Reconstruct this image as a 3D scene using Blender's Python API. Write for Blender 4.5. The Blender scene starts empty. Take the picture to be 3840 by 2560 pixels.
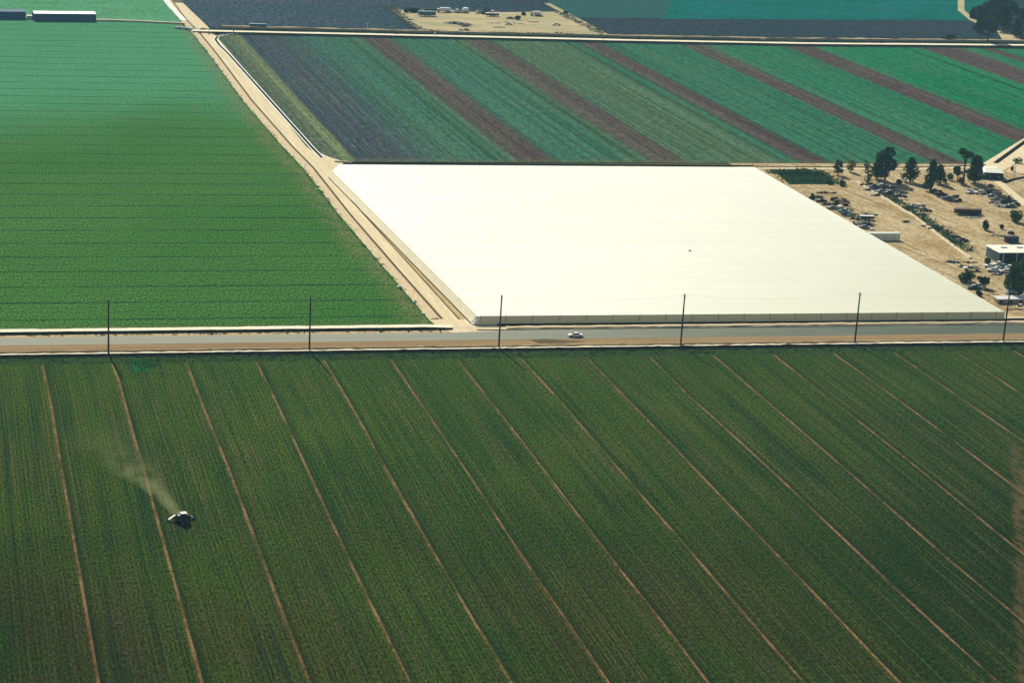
import bpy, math, random
from mathutils import Vector, Matrix
random.seed(7)
S = bpy.context.scene
COL = S.collection
R = math.radians

# ------------------------------------------------------------------ camera
CAM_H = 185.0
FPX, CX, CY = 8822.6, 1920.0, 1280.0
PITCH, ROLL, YAW = .25756, -.05225, -.25027
def _cam():
    c, s = math.cos, math.sin
    Rz = Matrix(((c(YAW), s(YAW), 0), (-s(YAW), c(YAW), 0), (0, 0, 1)))
    A = Matrix(((1, 0, 0), (0, -s(PITCH), -c(PITCH)), (0, c(PITCH), -s(PITCH))))
    Rr = Matrix(((c(ROLL), s(ROLL), 0), (-s(ROLL), c(ROLL), 0), (0, 0, 1)))
    return Rr @ A @ Rz
CM = _cam()
def G(x, y, z=0.0):
    """survey point of the photograph -> place on the level z"""
    d = CM.transposed() @ Vector(((x - CX) / FPX, (y - CY) / FPX, 1.0))
    t = (z - CAM_H) / d.z
    return Vector((d.x * t, d.y * t, z))
cd = bpy.data.cameras.new('camera'); cam = bpy.data.objects.new('camera', cd); COL.objects.link(cam)
cd.sensor_width = 36; cd.lens = 36 * FPX / 3840; cd.clip_start = 1; cd.clip_end = 30000
rt, dn, fw = CM[0], CM[1], CM[2]
m = Matrix(((rt.x, -dn.x, -fw.x), (rt.y, -dn.y, -fw.y), (rt.z, -dn.z, -fw.z))).to_4x4()
m.translation = (0, 0, CAM_H); cam.matrix_world = m
S.camera = cam

# ------------------------------------------------------------------ light
SUN_EL, SUN_AZ = R(33), R(-5)            # azimuth from +Y towards +X
w = bpy.data.worlds.new('World'); S.world = w; w.use_nodes = True
nt = w.node_tree; bg = nt.nodes['Background']
sky = nt.nodes.new('ShaderNodeTexSky'); sky.sky_type = 'NISHITA'; sky.sun_disc = False
sky.sun_elevation = SUN_EL; sky.sun_rotation = SUN_AZ; sky.air_density = 1.0; sky.dust_density = 1.0
nt.links.new(sky.outputs[0], bg.inputs[0]); bg.inputs[1].default_value = 0.05
sd = bpy.data.lights.new('sun', 'SUN'); sd.energy = 4.6; sd.angle = R(.5); sd.color = (1, .93, .76)
so = bpy.data.objects.new('sun', sd); COL.objects.link(so)
sv = Vector((math.sin(SUN_AZ) * math.cos(SUN_EL), math.cos(SUN_AZ) * math.cos(SUN_EL), math.sin(SUN_EL)))
so.rotation_euler = sv.to_track_quat('Z', 'Y').to_euler()
S.view_settings.view_transform = 'Standard'; S.view_settings.look = 'None'
S.view_settings.exposure = 0.52; S.view_settings.gamma = 1
S.cycles.volume_bounces = 0; S.cycles.max_bounces = 6

# ------------------------------------------------------------------ materials
class NT:
    def __init__(s, name):
        s.m = bpy.data.materials.new(name); s.m.use_nodes = True; s.t = s.m.node_tree
        s.p = s.t.nodes['Principled BSDF']; s.p.inputs['Roughness'].default_value = 1.0
        s.p.inputs['Specular IOR Level'].default_value = .0
    def n(s, typ, out=0, ins=None, **kw):
        nd = s.t.nodes.new('ShaderNode' + typ)
        for k, v in kw.items(): setattr(nd, k, v)
        for k, v in (ins or {}).items(): s.set(nd.inputs[k], v)
        return nd.outputs[out]
    def set(s, sock, v):
        if isinstance(v, bpy.types.NodeSocket): s.t.links.new(v, sock)
        elif isinstance(v, (tuple, list)) and len(v) == 3 and sock.type == 'RGBA': sock.default_value = (*v, 1)
        else: sock.default_value = v
    def math(s, op, a, b=0.0, c=None, clamp=False):
        ins = {0: a, 1: b}
        if c is not None: ins[2] = c
        return s.n('Math', 0, ins, operation=op, use_clamp=clamp)
    def mul(s, a, b): return s.math('MULTIPLY', a, b)
    def add(s, a, b): return s.math('ADD', a, b)
    def pos(s): return s.n('NewGeometry', 0)
    def uv(s): return s.n('UVMap', 0)
    def xyz(s, v):
        nd = s.t.nodes.new('ShaderNodeSeparateXYZ'); s.t.links.new(v, nd.inputs[0]); return nd.outputs
    def vec(s, x, y, z=0.0): return s.n('CombineXYZ', 0, {0: x, 1: y, 2: z})
    def vmul(s, v, k): return s.n('VectorMath', 0, {0: v, 1: k}, operation='MULTIPLY')
    def noise(s, v, scale=1.0, detail=2.0, rough=.5):
        return s.n('TexNoise', 0, {'Vector': v, 'Scale': scale, 'Detail': detail, 'Roughness': rough})
    def step(s, v, a, b, lo=0.0, hi=1.0):
        return s.n('MapRange', 0, {'Value': v, 'From Min': a, 'From Max': b, 'To Min': lo, 'To Max': hi}, interpolation_type='SMOOTHSTEP')
    def mix(s, f, a, b, mode='MIX'):
        nd = s.t.nodes.new('ShaderNodeMix'); nd.data_type = 'RGBA'; nd.blend_type = mode
        s.set(nd.inputs[0], f); s.set(nd.inputs[6], a); s.set(nd.inputs[7], b); return nd.outputs[2]
    def gain(s, col, g):   # multiply a colour by a scalar socket
        return s.n('VectorMath', 0, {0: col, 'Scale': g}, operation='SCALE')
    def ramp(s, f, stops, interp='LINEAR'):
        nd = s.t.nodes.new('ShaderNodeValToRGB'); cr = nd.color_ramp; cr.interpolation = interp
        cr.elements[0].position = stops[0][0]; cr.elements[0].color = (*stops[0][1], 1)
        cr.elements[1].position = stops[-1][0]; cr.elements[1].color = (*stops[-1][1], 1)
        for p, c in stops[1:-1]:
            e = cr.elements.new(p); e.color = (*c, 1)
        s.set(nd.inputs[0], f); return nd.outputs[0]
    def base(s, c): s.set(s.p.inputs['Base Color'], c); return s
    def bump(s, h, dist, strength=1.0):
        b = s.n('Bump', 0, {'Strength': strength, 'Distance': dist, 'Height': h}); s.set(s.p.inputs['Normal'], b)

def simple(name, col, rough=.85, var=.25, scale=.8, metallic=0.0, spec=.2, bump=0.0):
    t = NT(name); t.p.inputs['Roughness'].default_value = rough; t.p.inputs['Metallic'].default_value = metallic
    t.p.inputs['Specular IOR Level'].default_value = spec
    n1 = t.noise(t.pos(), scale, 4, .6)
    t.base(t.gain(col, t.step(n1, .3, .7, 1 - var, 1 + var)))
    if bump: t.bump(n1, bump)
    return t.m

def soil(name, ca, cb, cc, sx=.05, sy=.05, grain=.35, tint=None, bump=.25):
    """earth: broad patches of two tones, streaks of a third, fine grain"""
    t = NT(name); p = t.pos()
    a = t.noise(t.vmul(p, (sx, sy, .05)), 1, 4, .6)
    b = t.noise(t.vmul(p, (sx * 5, sy * 5, .3)), 1, 5, .7)
    g = t.noise(p, 1.3, 3, .8)
    c = t.mix(t.step(a, .35, .65), ca, cb)
    c = t.mix(t.mul(t.step(b, .5, .75), .7), c, cc)
    c = t.gain(c, t.step(g, .25, .75, 1 - grain, 1 + grain))
    t.base(c)
    if bump: t.bump(g, bump)
    return t.m

MAT = {}
_h0, _h1 = G(3775, 1850), G(3790, 2450)
HEAD = (_h0.x, _h0.y, (_h1.x - _h0.x) / (_h1.y - _h0.y))
def build_mats():
    # near field: crop rows along u, broken bare strips where u is a whole number
    t = NT('near_crop'); p = t.pos(); uv = t.xyz(t.uv()); u, v = uv[0], uv[1]
    wob = t.noise(t.vec(t.mul(u, .7), t.mul(v, .06)), 1, 3)
    fr = t.math('SUBTRACT', t.math('FRACT', t.add(u, .5)), .5)          # -.5 .. .5 round each strip
    dist = t.math('ABSOLUTE', t.mul(fr, 20.0))
    dist = t.add(dist, t.mul(t.math('SUBTRACT', wob, .5), .35))
    along = t.noise(t.vec(t.mul(t.math('ROUND', u), 7.3), t.mul(v, .045)), 1, 4, .7)
    fine = t.noise(t.vec(t.mul(u, 20), t.mul(v, .6)), 1.2, 3, .7)
    strip = t.mul(t.step(dist, .22, .42, 1, 0), t.step(along, .36, .60, .18, 1.0))
    strip = t.mul(strip, t.step(fine, .35, .6, .25, 1))
    big = t.noise(p, .012, 3, .55)
    big2 = t.noise(t.vmul(p, (.03, .012, 0)), 1, 4, .6)
    streak = t.noise(t.vec(t.mul(u, 6.5), t.mul(v, .008)), 1, 5, .65)     # tractor lanes
    streak2 = t.noise(t.vec(t.mul(u, 22), t.mul(v, .02)), 1, 3, .6)
    grain = t.noise(t.vmul(p, (2.1, .62, 0)), 1, 3, .9); grain2 = t.noise(p, .45, 3, .7)
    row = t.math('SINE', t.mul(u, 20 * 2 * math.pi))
    c = t.mix(t.step(big, .38, .62), (.021, .055, .008), (.042, .081, .010))
    c = t.mix(t.step(streak, .48, .68, 0, .6), c, (.008, .034, .014))
    c = t.mix(t.mul(t.step(streak2, .52, .72), .55), c, (.055, .068, .022))
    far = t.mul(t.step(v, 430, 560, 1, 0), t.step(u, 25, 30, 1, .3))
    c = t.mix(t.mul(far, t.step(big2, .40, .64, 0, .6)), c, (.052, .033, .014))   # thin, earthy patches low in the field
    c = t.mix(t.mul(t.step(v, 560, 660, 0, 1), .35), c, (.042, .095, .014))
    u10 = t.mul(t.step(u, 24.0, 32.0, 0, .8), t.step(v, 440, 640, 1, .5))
    c = t.mix(t.mul(u10, 1.15), c, (.005, .022, .008))  # lens falloff towards the near east corner painted into the crop colour
    c = t.mix(t.step(grain2, .58, .78, 0, .5), c, (.055, .062, .016))
    hue = t.noise(t.vmul(p, (2.6, .75, 0)), 1, 2, .8); hue2 = t.noise(t.vmul(p, (2.0, .55, 3)), 1, 3, .8)
    c = t.mix(t.step(hue, .52, .68, 0, .7), c, (.088, .098, .018)); c = t.mix(t.step(hue2, .55, .7, 0, .6), c, (.004, .036, .018))
    lane = t.noise(t.vec(t.mul(u, 4.0), t.mul(v, .006)), 1, 4, .6); west = t.step(u, 20, 26, 1, .45)
    c = t.mix(t.mul(t.step(lane, .50, .66, 0, .42), west), c, (.006, .030, .022))
    lane2 = t.noise(t.vec(t.mul(u, 9.0), t.mul(v, .010)), 1, 4, .7)
    c = t.mix(t.step(lane2, .56, .68, 0, .5), c, (.080, .078, .032))
    s1 = t.noise(t.vec(t.mul(u, 30.0), t.mul(v, .006), 4.0), 1, 2, .6); s2 = t.noise(t.vec(t.mul(u, 13.0), t.mul(v, .004), 9.0), 1, 2, .5)
    gate = t.noise(t.vec(t.mul(u, 3.0), t.mul(v, .022), 2.0), 1, 3, .6)
    c = t.mix(t.mul(t.step(s1, .55, .60, 0, .62), t.step(gate, .38, .6, .1, 1)), c, (.088, .082, .036))
    c = t.mix(t.mul(t.step(s2, .52, .60, 0, .36), t.step(gate, .62, .42, .1, 1)), c, (.006, .028, .014))
    c = t.mix(t.step(t.noise(t.vec(t.mul(u, 30.0), t.mul(v, .006), 14.0), 1, 2, .6), .55, .62, 0, .5), c, (.060, .092, .012))
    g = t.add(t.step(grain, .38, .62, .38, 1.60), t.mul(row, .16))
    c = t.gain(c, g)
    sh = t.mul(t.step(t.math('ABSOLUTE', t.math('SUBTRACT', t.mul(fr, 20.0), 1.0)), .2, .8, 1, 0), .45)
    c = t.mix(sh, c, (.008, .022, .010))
    soilc = t.mix(t.step(along, .4, .6), (.25, .105, .060), (.30, .17, .09))
    q = t.xyz(p)
    hx = t.add(t.math('SUBTRACT', q[0], HEAD[0]), t.mul(t.math('SUBTRACT', q[1], HEAD[1]), -HEAD[2]))     # headland at the east end
    hn = t.noise(t.vmul(p, (.5, .09, 0)), 1, 4, .75)
    c = t.mix(t.mul(t.mul(t.step(t.add(hx, t.mul(hn, 7)), 4.2, 6.2, 0, 1), t.step(v, 575, 545)), t.step(hn, .40, .58, .0, .75)), c, (.13, .095, .045))
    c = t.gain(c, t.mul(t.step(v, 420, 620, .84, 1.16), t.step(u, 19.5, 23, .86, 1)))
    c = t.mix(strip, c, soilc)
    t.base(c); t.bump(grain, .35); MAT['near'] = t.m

    # left field: u = metres from the track edge, rows run across
    t = NT('left_crop'); p = t.pos(); uv = t.xyz(t.uv()); u, v = uv[0], uv[1]
    big = t.noise(p, .009, 3, .5); grain = t.noise(t.vmul(p, (1.6, .5, 0)), 1, 3, .9); g2 = t.noise(t.vmul(p, (.12, .6, 0)), 1, 4, .75)
    wl = t.noise(t.vmul(p, (.01, .02, 0)), 1, 2)
    fr = t.math('FRACT', t.add(t.mul(t.add(v, t.mul(u, -.0)), 1 / 21.3), t.mul(wl, .06)))
    ln = t.step(t.math('ABSOLUTE', t.math('SUBTRACT', fr, .5)), .018, .055, 1, 0)
    fr3 = t.math('FRACT', t.mul(v, 1 / 5.33))
    ln3 = t.step(t.math('ABSOLUTE', t.math('SUBTRACT', fr3, .5)), .06, .17, 1, 0)
    br = t.noise(t.vmul(p, (.035, .25, 0)), 1, 3, .7)
    c = t.mix(t.step(big, .35, .65, 0, .8), (.040, .140, .022), (.058, .164, .034))
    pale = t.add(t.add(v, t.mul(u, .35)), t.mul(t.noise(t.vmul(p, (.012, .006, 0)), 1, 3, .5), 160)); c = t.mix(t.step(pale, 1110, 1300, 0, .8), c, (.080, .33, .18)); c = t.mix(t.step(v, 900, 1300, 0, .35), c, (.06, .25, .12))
    c = t.mix(t.step(g2, .48, .75, 0, .4), c, (.060, .125, .036))
    c = t.mix(t.mul(ln3, t.step(br, .35, .65, .1, .6)), c, (.018, .072, .030))
    c = t.mix(t.mul(ln, t.step(br, .3, .65, .3, .9)), c, (.006, .042, .018))
    en = t.noise(t.vmul(p, (.10, .05, 0)), 1, 4, .7)
    fringe = t.mul(t.step(t.add(u, t.mul(en, 16)), 10, 21, 1, 0), t.step(t.add(u, t.mul(en, 2)), 2.2, 4.2))
    c = t.mix(t.mul(fringe, t.step(t.noise(t.vmul(p, (.25, .10, 2)), 1, 3, .7), .38, .6, .2, .8)), c, (.17, .165, .075))
    low = t.mul(t.step(t.add(v, t.mul(en, 8)), 706, 712, 1, 0), .5)
    c = t.mix(low, c, (.10, .11, .045))
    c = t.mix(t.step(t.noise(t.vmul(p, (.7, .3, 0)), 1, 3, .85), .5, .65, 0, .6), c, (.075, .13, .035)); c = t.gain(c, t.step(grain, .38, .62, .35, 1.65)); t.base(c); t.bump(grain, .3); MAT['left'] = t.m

    # striped field beyond the canopy: bands of soil and crop across x
    t = NT('striped_crop'); p = t.pos(); q = t.xyz(p)
    wl = t.noise(t.vmul(p, (.3, .02, 0)), 1, 3, .7)
    x = t.add(q[0], t.mul(t.math('SUBTRACT', wl, .5), 1.6))
    f = t.mul(t.math('SUBTRACT', x, 150), 1 / 600.0)
    gr = lambda k: tuple(a + (b - a) * k for a, b in zip((.038, .112, .080), (.0, .150, .060)))
    br_, pu = (.070, .046, .050), (.050, .058, .076)
    ol = (.105, .125, .040); dk = (.010, .045, .022)
    st = [(150, (.10, .10, .06)), (165, (.060, .095, .070)), (169, (.085, .11, .072)), (172, (.11, .15, .075)), (175.5, (.155, .19, .085)), (176.8, (.036, .055, .080)), (192, pu), (207, (.042, .080, .078)),
          (216, (.034, .108, .080)), (238, gr(.12)), (240, dk), (242, (.045, .125, .07)), (247, (.045, .125, .07)), (249.5, br_), (264, br_), (267.5, gr(.1)),
          (299, gr(.2)), (303, (.05, .115, .065)), (304, dk), (305.5, (.05, .13, .06)), (308.5, (.05, .13, .06)), (310, (.085, .062, .062)), (324.5, br_), (328, (.050, .12, .065)), (350, (.065, .12, .065)), (371, (.060, .125, .065)), (373, dk),
          (375, gr(.3)), (379, gr(.35)), (380.5, br_), (393, br_), (395, gr(.35))]
    st2 = [(395, gr(.35)), (436, gr(.42)), (437.2, dk), (439, gr(.5)), (444.5, gr(.5)), (445.5, br_), (459, br_), (460.5, gr(.6)), (503.8, gr(.7)), (505, dk), (507, gr(.75)), (511.5, gr(.75)),
           (512.5, br_), (530.5, br_), (532, gr(.9)), (591, gr(1.0)), (592.3, dk), (594.5, gr(.9)), (603, gr(.95)), (604, br_), (631, br_), (632.5, gr(.8)), (645, gr(.8)), (647, br_), (655, br_), (657, gr(.8)), (750, gr(.7))]
    c1 = t.ramp(f, [((a - 150) / 600, b) for a, b in st]); c2 = t.ramp(f, [((a - 150) / 600, b) for a, b in st2])
    c = t.mix(t.math('GREATER_THAN', x, 395), c1, c2)
    g2 = t.noise(t.vmul(p, (.9, .05, 0)), 1, 4, .7); g3 = t.noise(t.vmul(p, (.5, .12, 0)), 1, 4, .8); big = t.noise(t.vmul(p, (.03, .012, 0)), 1, 3, .6)
    c = t.mix(t.step(big, .45, .7, 0, .16), c, (.10, .125, .045))
    ln = t.noise(t.vec(t.mul(q[0], .55), t.mul(q[1], .0015), 3.0), 1, 2, .6); ln2 = t.noise(t.vec(t.mul(q[0], .22), t.mul(q[1], .001), 7.0), 1, 2, .5)
    c = t.gain(c, t.step(ln, .36, .64, .74, 1.26)); c = t.mix(t.step(ln2, .56, .64, 0, .35), c, (.09, .125, .06)); c = t.mix(t.step(ln2, .42, .36, 0, .35), c, (.020, .05, .045))
    end = t.mul(t.step(t.add(q[1], t.mul(g3, 20)), 984, 1000, 1, 0), .55)
    c = t.mix(end, c, (.115, .120, .060))
    c = t.gain(c, t.step(g2, .3, .7, .84, 1.16)); c = t.gain(c, t.step(g3, .25, .75, .84, 1.16))
    grn = t.noise(t.vmul(p, (.7, .12, 0)), 1, 3, .85); c = t.gain(c, t.step(grn, .38, .62, .66, 1.34)); hu = t.noise(t.vmul(p, (.6, .13, 9)), 1, 3, .85); c = t.mix(t.step(hu, .52, .66, 0, .45), c, (.09, .12, .06))
    t.base(c); t.bump(g3, .4); MAT['stripes'] = t.m

    # far green field, far dark fields
    t = NT('far_crop'); p = t.pos()
    a = t.noise(t.vmul(p, (.02, .05, 0)), 1, 4, .7); g = t.noise(t.vmul(p, (.4, .1, 0)), 1, 3, .8)
    t.base(t.gain(t.mix(t.step(a, .35, .65), (.0, .095, .075), (.0, .125, .115)), t.step(g, .25, .75, .6, 1.4))); MAT['far_green'] = t.m
    t = NT('upper_left_crop'); p = t.pos()
    a = t.noise(t.vmul(p, (.02, .05, 0)), 1, 4, .7); g = t.noise(t.vmul(p, (.4, .1, 0)), 1, 3, .8)
    t.base(t.gain(t.mix(t.step(a, .35, .65), (.07, .24, .11), (.09, .28, .15)), t.step(g, .25, .75, .7, 1.3))); MAT['upleft'] = t.m
    t = NT('dark_tilth'); p = t.pos()
    a = t.noise(t.vmul(p, (.012, .02, 0)), 1, 4, .6); g = t.noise(t.vmul(p, (.5, .09, 0)), 1, 4, .85)
    t.base(t.gain(t.mix(t.step(a, .35, .65), (.030, .058, .078), (.046, .060, .086)), t.mul(t.step(g, .36, .64, .4, 1.6), t.step(t.xyz(p)[0], 180, 480, 1.08, .62)))); MAT['dark'] = t.m
    t = NT('dusky_crop'); p = t.pos()
    g = t.noise(t.vmul(p, (.4, .12, 0)), 1, 4, .8)
    t.base(t.gain((.022, .085, .08), t.step(g, .25, .75, .7, 1.3))); MAT['dusky'] = t.m

    MAT['ground'] = soil('open_ground', (.16, .13, .075), (.10, .12, .05), (.20, .16, .09), .004, .004)
    MAT['yard'] = soil('bare_yard', (.36, .26, .13), (.50, .40, .24), (.24, .18, .09), .05, .05, .4)
    t = NT('bare_yard_tracks'); p = t.pos(); q = t.xyz(p); sl_ = t.add(q[0], t.mul(q[1], .16))
    a = t.noise(t.vmul(p, (.05, .05, 0)), 1, 4, .65); tr_ = t.noise(t.vec(t.mul(sl_, .45), t.mul(q[1], .012)), 1, 4, .7); g = t.noise(t.vmul(p, (.9, .3, 0)), 1, 3, .85); pt = t.noise(t.vmul(p, (.12, .06, 5)), 1, 4, .7)
    c = t.mix(t.step(a, .35, .65), (.34, .25, .125), (.47, .38, .225))
    c = t.mix(t.step(tr_, .5, .62, 0, .65), c, (.56, .46, .29)); c = t.mix(t.step(tr_, .46, .38, 0, .6), c, (.24, .17, .09)); c = t.mix(t.step(pt, .58, .72, 0, .6), c, (.20, .17, .085))
    c = t.gain(c, t.step(g, .36, .64, .68, 1.32)); t.base(c); t.bump(g, .3); MAT['yard'] = t.m
    MAT['farmyard'] = soil('pale_yard', (.52, .43, .26), (.38, .35, .20), (.19, .20, .12), .025, .05, .35)
    MAT['track'] = soil('dusty_track', (.68, .57, .37), (.76, .66, .45), (.56, .44, .26), .3, .02, .18)
    MAT['verge'] = soil('worn_verge', (.52, .41, .24), (.45, .33, .18), (.30, .21, .11), .25, .03, .3)
    MAT['bank'] = soil('pale_bank', (.74, .66, .47), (.62, .50, .33), (.45, .34, .2), .08, .3, .25)
    MAT['redbank'] = soil('tan_bank', (.68, .55, .36), (.62, .50, .32), (.52, .41, .25), .3, .06, .2)
    MAT['chalk'] = soil('chalky_top', (.92, .86, .68), (.84, .76, .58), (.7, .6, .42), .1, .3, .15)
    MAT['shoulder'] = soil('brown_shoulder', (.26, .175, .095), (.33, .24, .13), (.19, .14, .075), .015, .3, .22)
    MAT['mud_and_shade'] = soil('ditch_and_shade', (.010, .011, .010), (.008, .012, .010), (.02, .024, .014), .1, .1, .5)  # ditch bed; also laid on as painted shade by the banks and canopy
    MAT['rut'] = soil('dark_rut', (.15, .11, .06), (.10, .08, .045), (.22, .17, .1), .3, .1, .4)
    MAT['verge_green'] = soil('weedy_verge', (.030, .066, .018), (.022, .050, .016), (.085, .085, .04), .08, .3, .7)
    MAT['lush'] = soil('lush_grass', (.008, .13, .045), (.012, .09, .04), (.03, .07, .02), .25, .12, .5)
    MAT['concrete'] = simple('ditch_concrete', (.62, .63, .60), .7, .12, .6)
    # asphalt, lighter on the west, worn wheel paths along x
    t = NT('asphalt'); p = t.pos(); q = t.xyz(p)
    wv = t.noise(t.vmul(p, (.004, .9, 0)), 1, 3, .6); g = t.noise(p, 2.0, 3, .8)
    pt = t.noise(t.vmul(p, (.03, .25, 0)), 1, 4, .7)
    c = t.mix(t.step(wv, .35, .65), (.29, .305, .25), (.35, .35, .285))
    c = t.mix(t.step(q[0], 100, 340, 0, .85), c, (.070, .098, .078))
    c = t.mix(t.step(pt, .5, .75, 0, .3), c, (.42, .38, .28))
    c = t.gain(c, t.step(g, .25, .75, .88, 1.12)); t.base(c); t.p.inputs['Roughness'].default_value = .75; MAT['asphalt'] = t.m
    # cloth
    def cloth(name, col, seams, thru=.22):
        t = NT(name); p = t.pos(); q = t.xyz(p)
        n1 = t.noise(t.vmul(p, (.02, .35, .3)), 1, 4, .6); n2 = t.noise(p, 1.5, 3, .8); n3 = t.noise(p, .02, 2)
        c = t.gain(col, t.step(n1, .3, .7, .965, 1.035)); c = t.gain(c, t.step(n2, .25, .75, .955, 1.045)); c = t.gain(c, t.step(n3, .3, .7, .97, 1.03))
        if seams:
            fr = t.math('ABSOLUTE', t.math('SUBTRACT', t.math('FRACT', t.mul(q[1], 1 / 6.6)), .5))
            fx_ = t.math('ABSOLUTE', t.math('SUBTRACT', t.math('FRACT', t.mul(q[0], 1 / 8.85)), .5))
            drab = t.add(t.add(t.mul(q[0], 1 / 190.0), t.mul(q[1], -1 / 260.0)), t.mul(t.noise(t.vmul(p, (.02, .02, 0)), 1, 4, .6), .5)); c = t.mix(t.step(drab, -1.6, -.3, 0, .78), c, (.60, .64, .44))  # duller green-grey cloth towards the south-east corner, broken by noise
            c = t.mix(t.step(fr, .0, .04, .16, 0), c, (.5, .52, .40)); c = t.mix(t.step(fx_, .0, .03, .14, 0), c, (.5, .52, .40))
        t.base(c); t.p.inputs['Roughness'].default_value = .62; t.p.inputs['Specular IOR Level'].default_value = .4
        tr = t.t.nodes.new('ShaderNodeBsdfTranslucent'); t.set(tr.inputs[0], c)
        mx = t.t.nodes.new('ShaderNodeMixShader'); mx.inputs[0].default_value = thru
        t.t.links.new(t.p.outputs[0], mx.inputs[1]); t.t.links.new(tr.outputs[0], mx.inputs[2])
        t.t.links.new(mx.outputs[0], t.t.nodes['Material Output'].inputs[0]); return t.m
    MAT['roof_cloth'] = cloth('roof_cloth', (.93, .94, .83), True, .22)
    MAT['wall_cloth'] = cloth('wall_cloth', (.92, .90, .66), False, .62); MAT['tent_cloth'] = cloth('tent_cloth', (.86, .86, .70), False, .1)
    MAT['side_cloth'] = cloth('side_cloth', (.97, .88, .63), False, .06)
    def leaf(name, a, b):
        t = NT(name); i = t.n('ObjectInfo', 'Random'); n = t.noise(t.pos(), 1.1, 2, .7); n2 = t.noise(t.pos(), .35, 2)
        c = t.mix(t.step(n, .35, .65), a, b); c = t.gain(c, t.step(n2, .3, .7, .7, 1.3)); t.base(c)
        tr = t.t.nodes.new('ShaderNodeBsdfTranslucent'); t.set(tr.inputs[0], c)
        mx = t.t.nodes.new('ShaderNodeMixShader'); mx.inputs[0].default_value = .18
        t.t.links.new(t.p.outputs[0], mx.inputs[1]); t.t.links.new(tr.outputs[0], mx.inputs[2])
        t.t.links.new(mx.outputs[0], t.t.nodes['Material Output'].inputs[0]); MAT[name] = t.m
    leaf('leaf_dark', (.010, .042, .028), (.032, .088, .050))
    leaf('leaf_mid', (.030, .095, .040), (.060, .150, .055))
    leaf('leaf_yellow', (.10, .12, .03), (.15, .15, .05))
    leaf('leaf_bright', (.05, .17, .04), (.09, .20, .05))
    leaf('leaf_grey', (.10, .12, .09), (.15, .16, .12))
    for k, a in dict(bark=((.07, .05, .035), .9, .3), white_paint=((.80, .80, .77), .45, .06), cream_paint=((.74, .70, .58), .5, .08), dark_metal=((.014, .015, .02), .6, .4),
                     rust=((.13, .065, .04), .9, .4), grey_metal=((.22, .23, .25), .5, .3), blue_paint=((.05, .13, .22), .45, .1), teal_paint=((.09, .26, .22), .5, .15), tyre=((.015, .015, .016), .9, .2),
                     glass=((.02, .03, .04), .1, .05), wood=((.16, .12, .08), .9, .3), pole_wood=((.045, .035, .028), .9, .25), pale_roof=((.78, .77, .66), .6, .08), grey_wall=((.14, .19, .22), .8, .12),
                     dark_wall=((.018, .026, .05), .8, .2), shade_net=((.012, .095, .22), .8, .15), tan_paint=((.45, .38, .25), .6, .15), pale_scrap=((.60, .58, .50), .7, .3), rim=((.35, .35, .36), .4, .1),
                     green_paint=((.03, .10, .05), .5, .15), red_paint=((.28, .05, .03), .5, .15), cable=((.03, .03, .03), .6, .1), chrome=((.5, .5, .5), .3, .05)).items():
        MAT[k] = simple(k, a[0], a[1], a[2])
build_mats()

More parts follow.
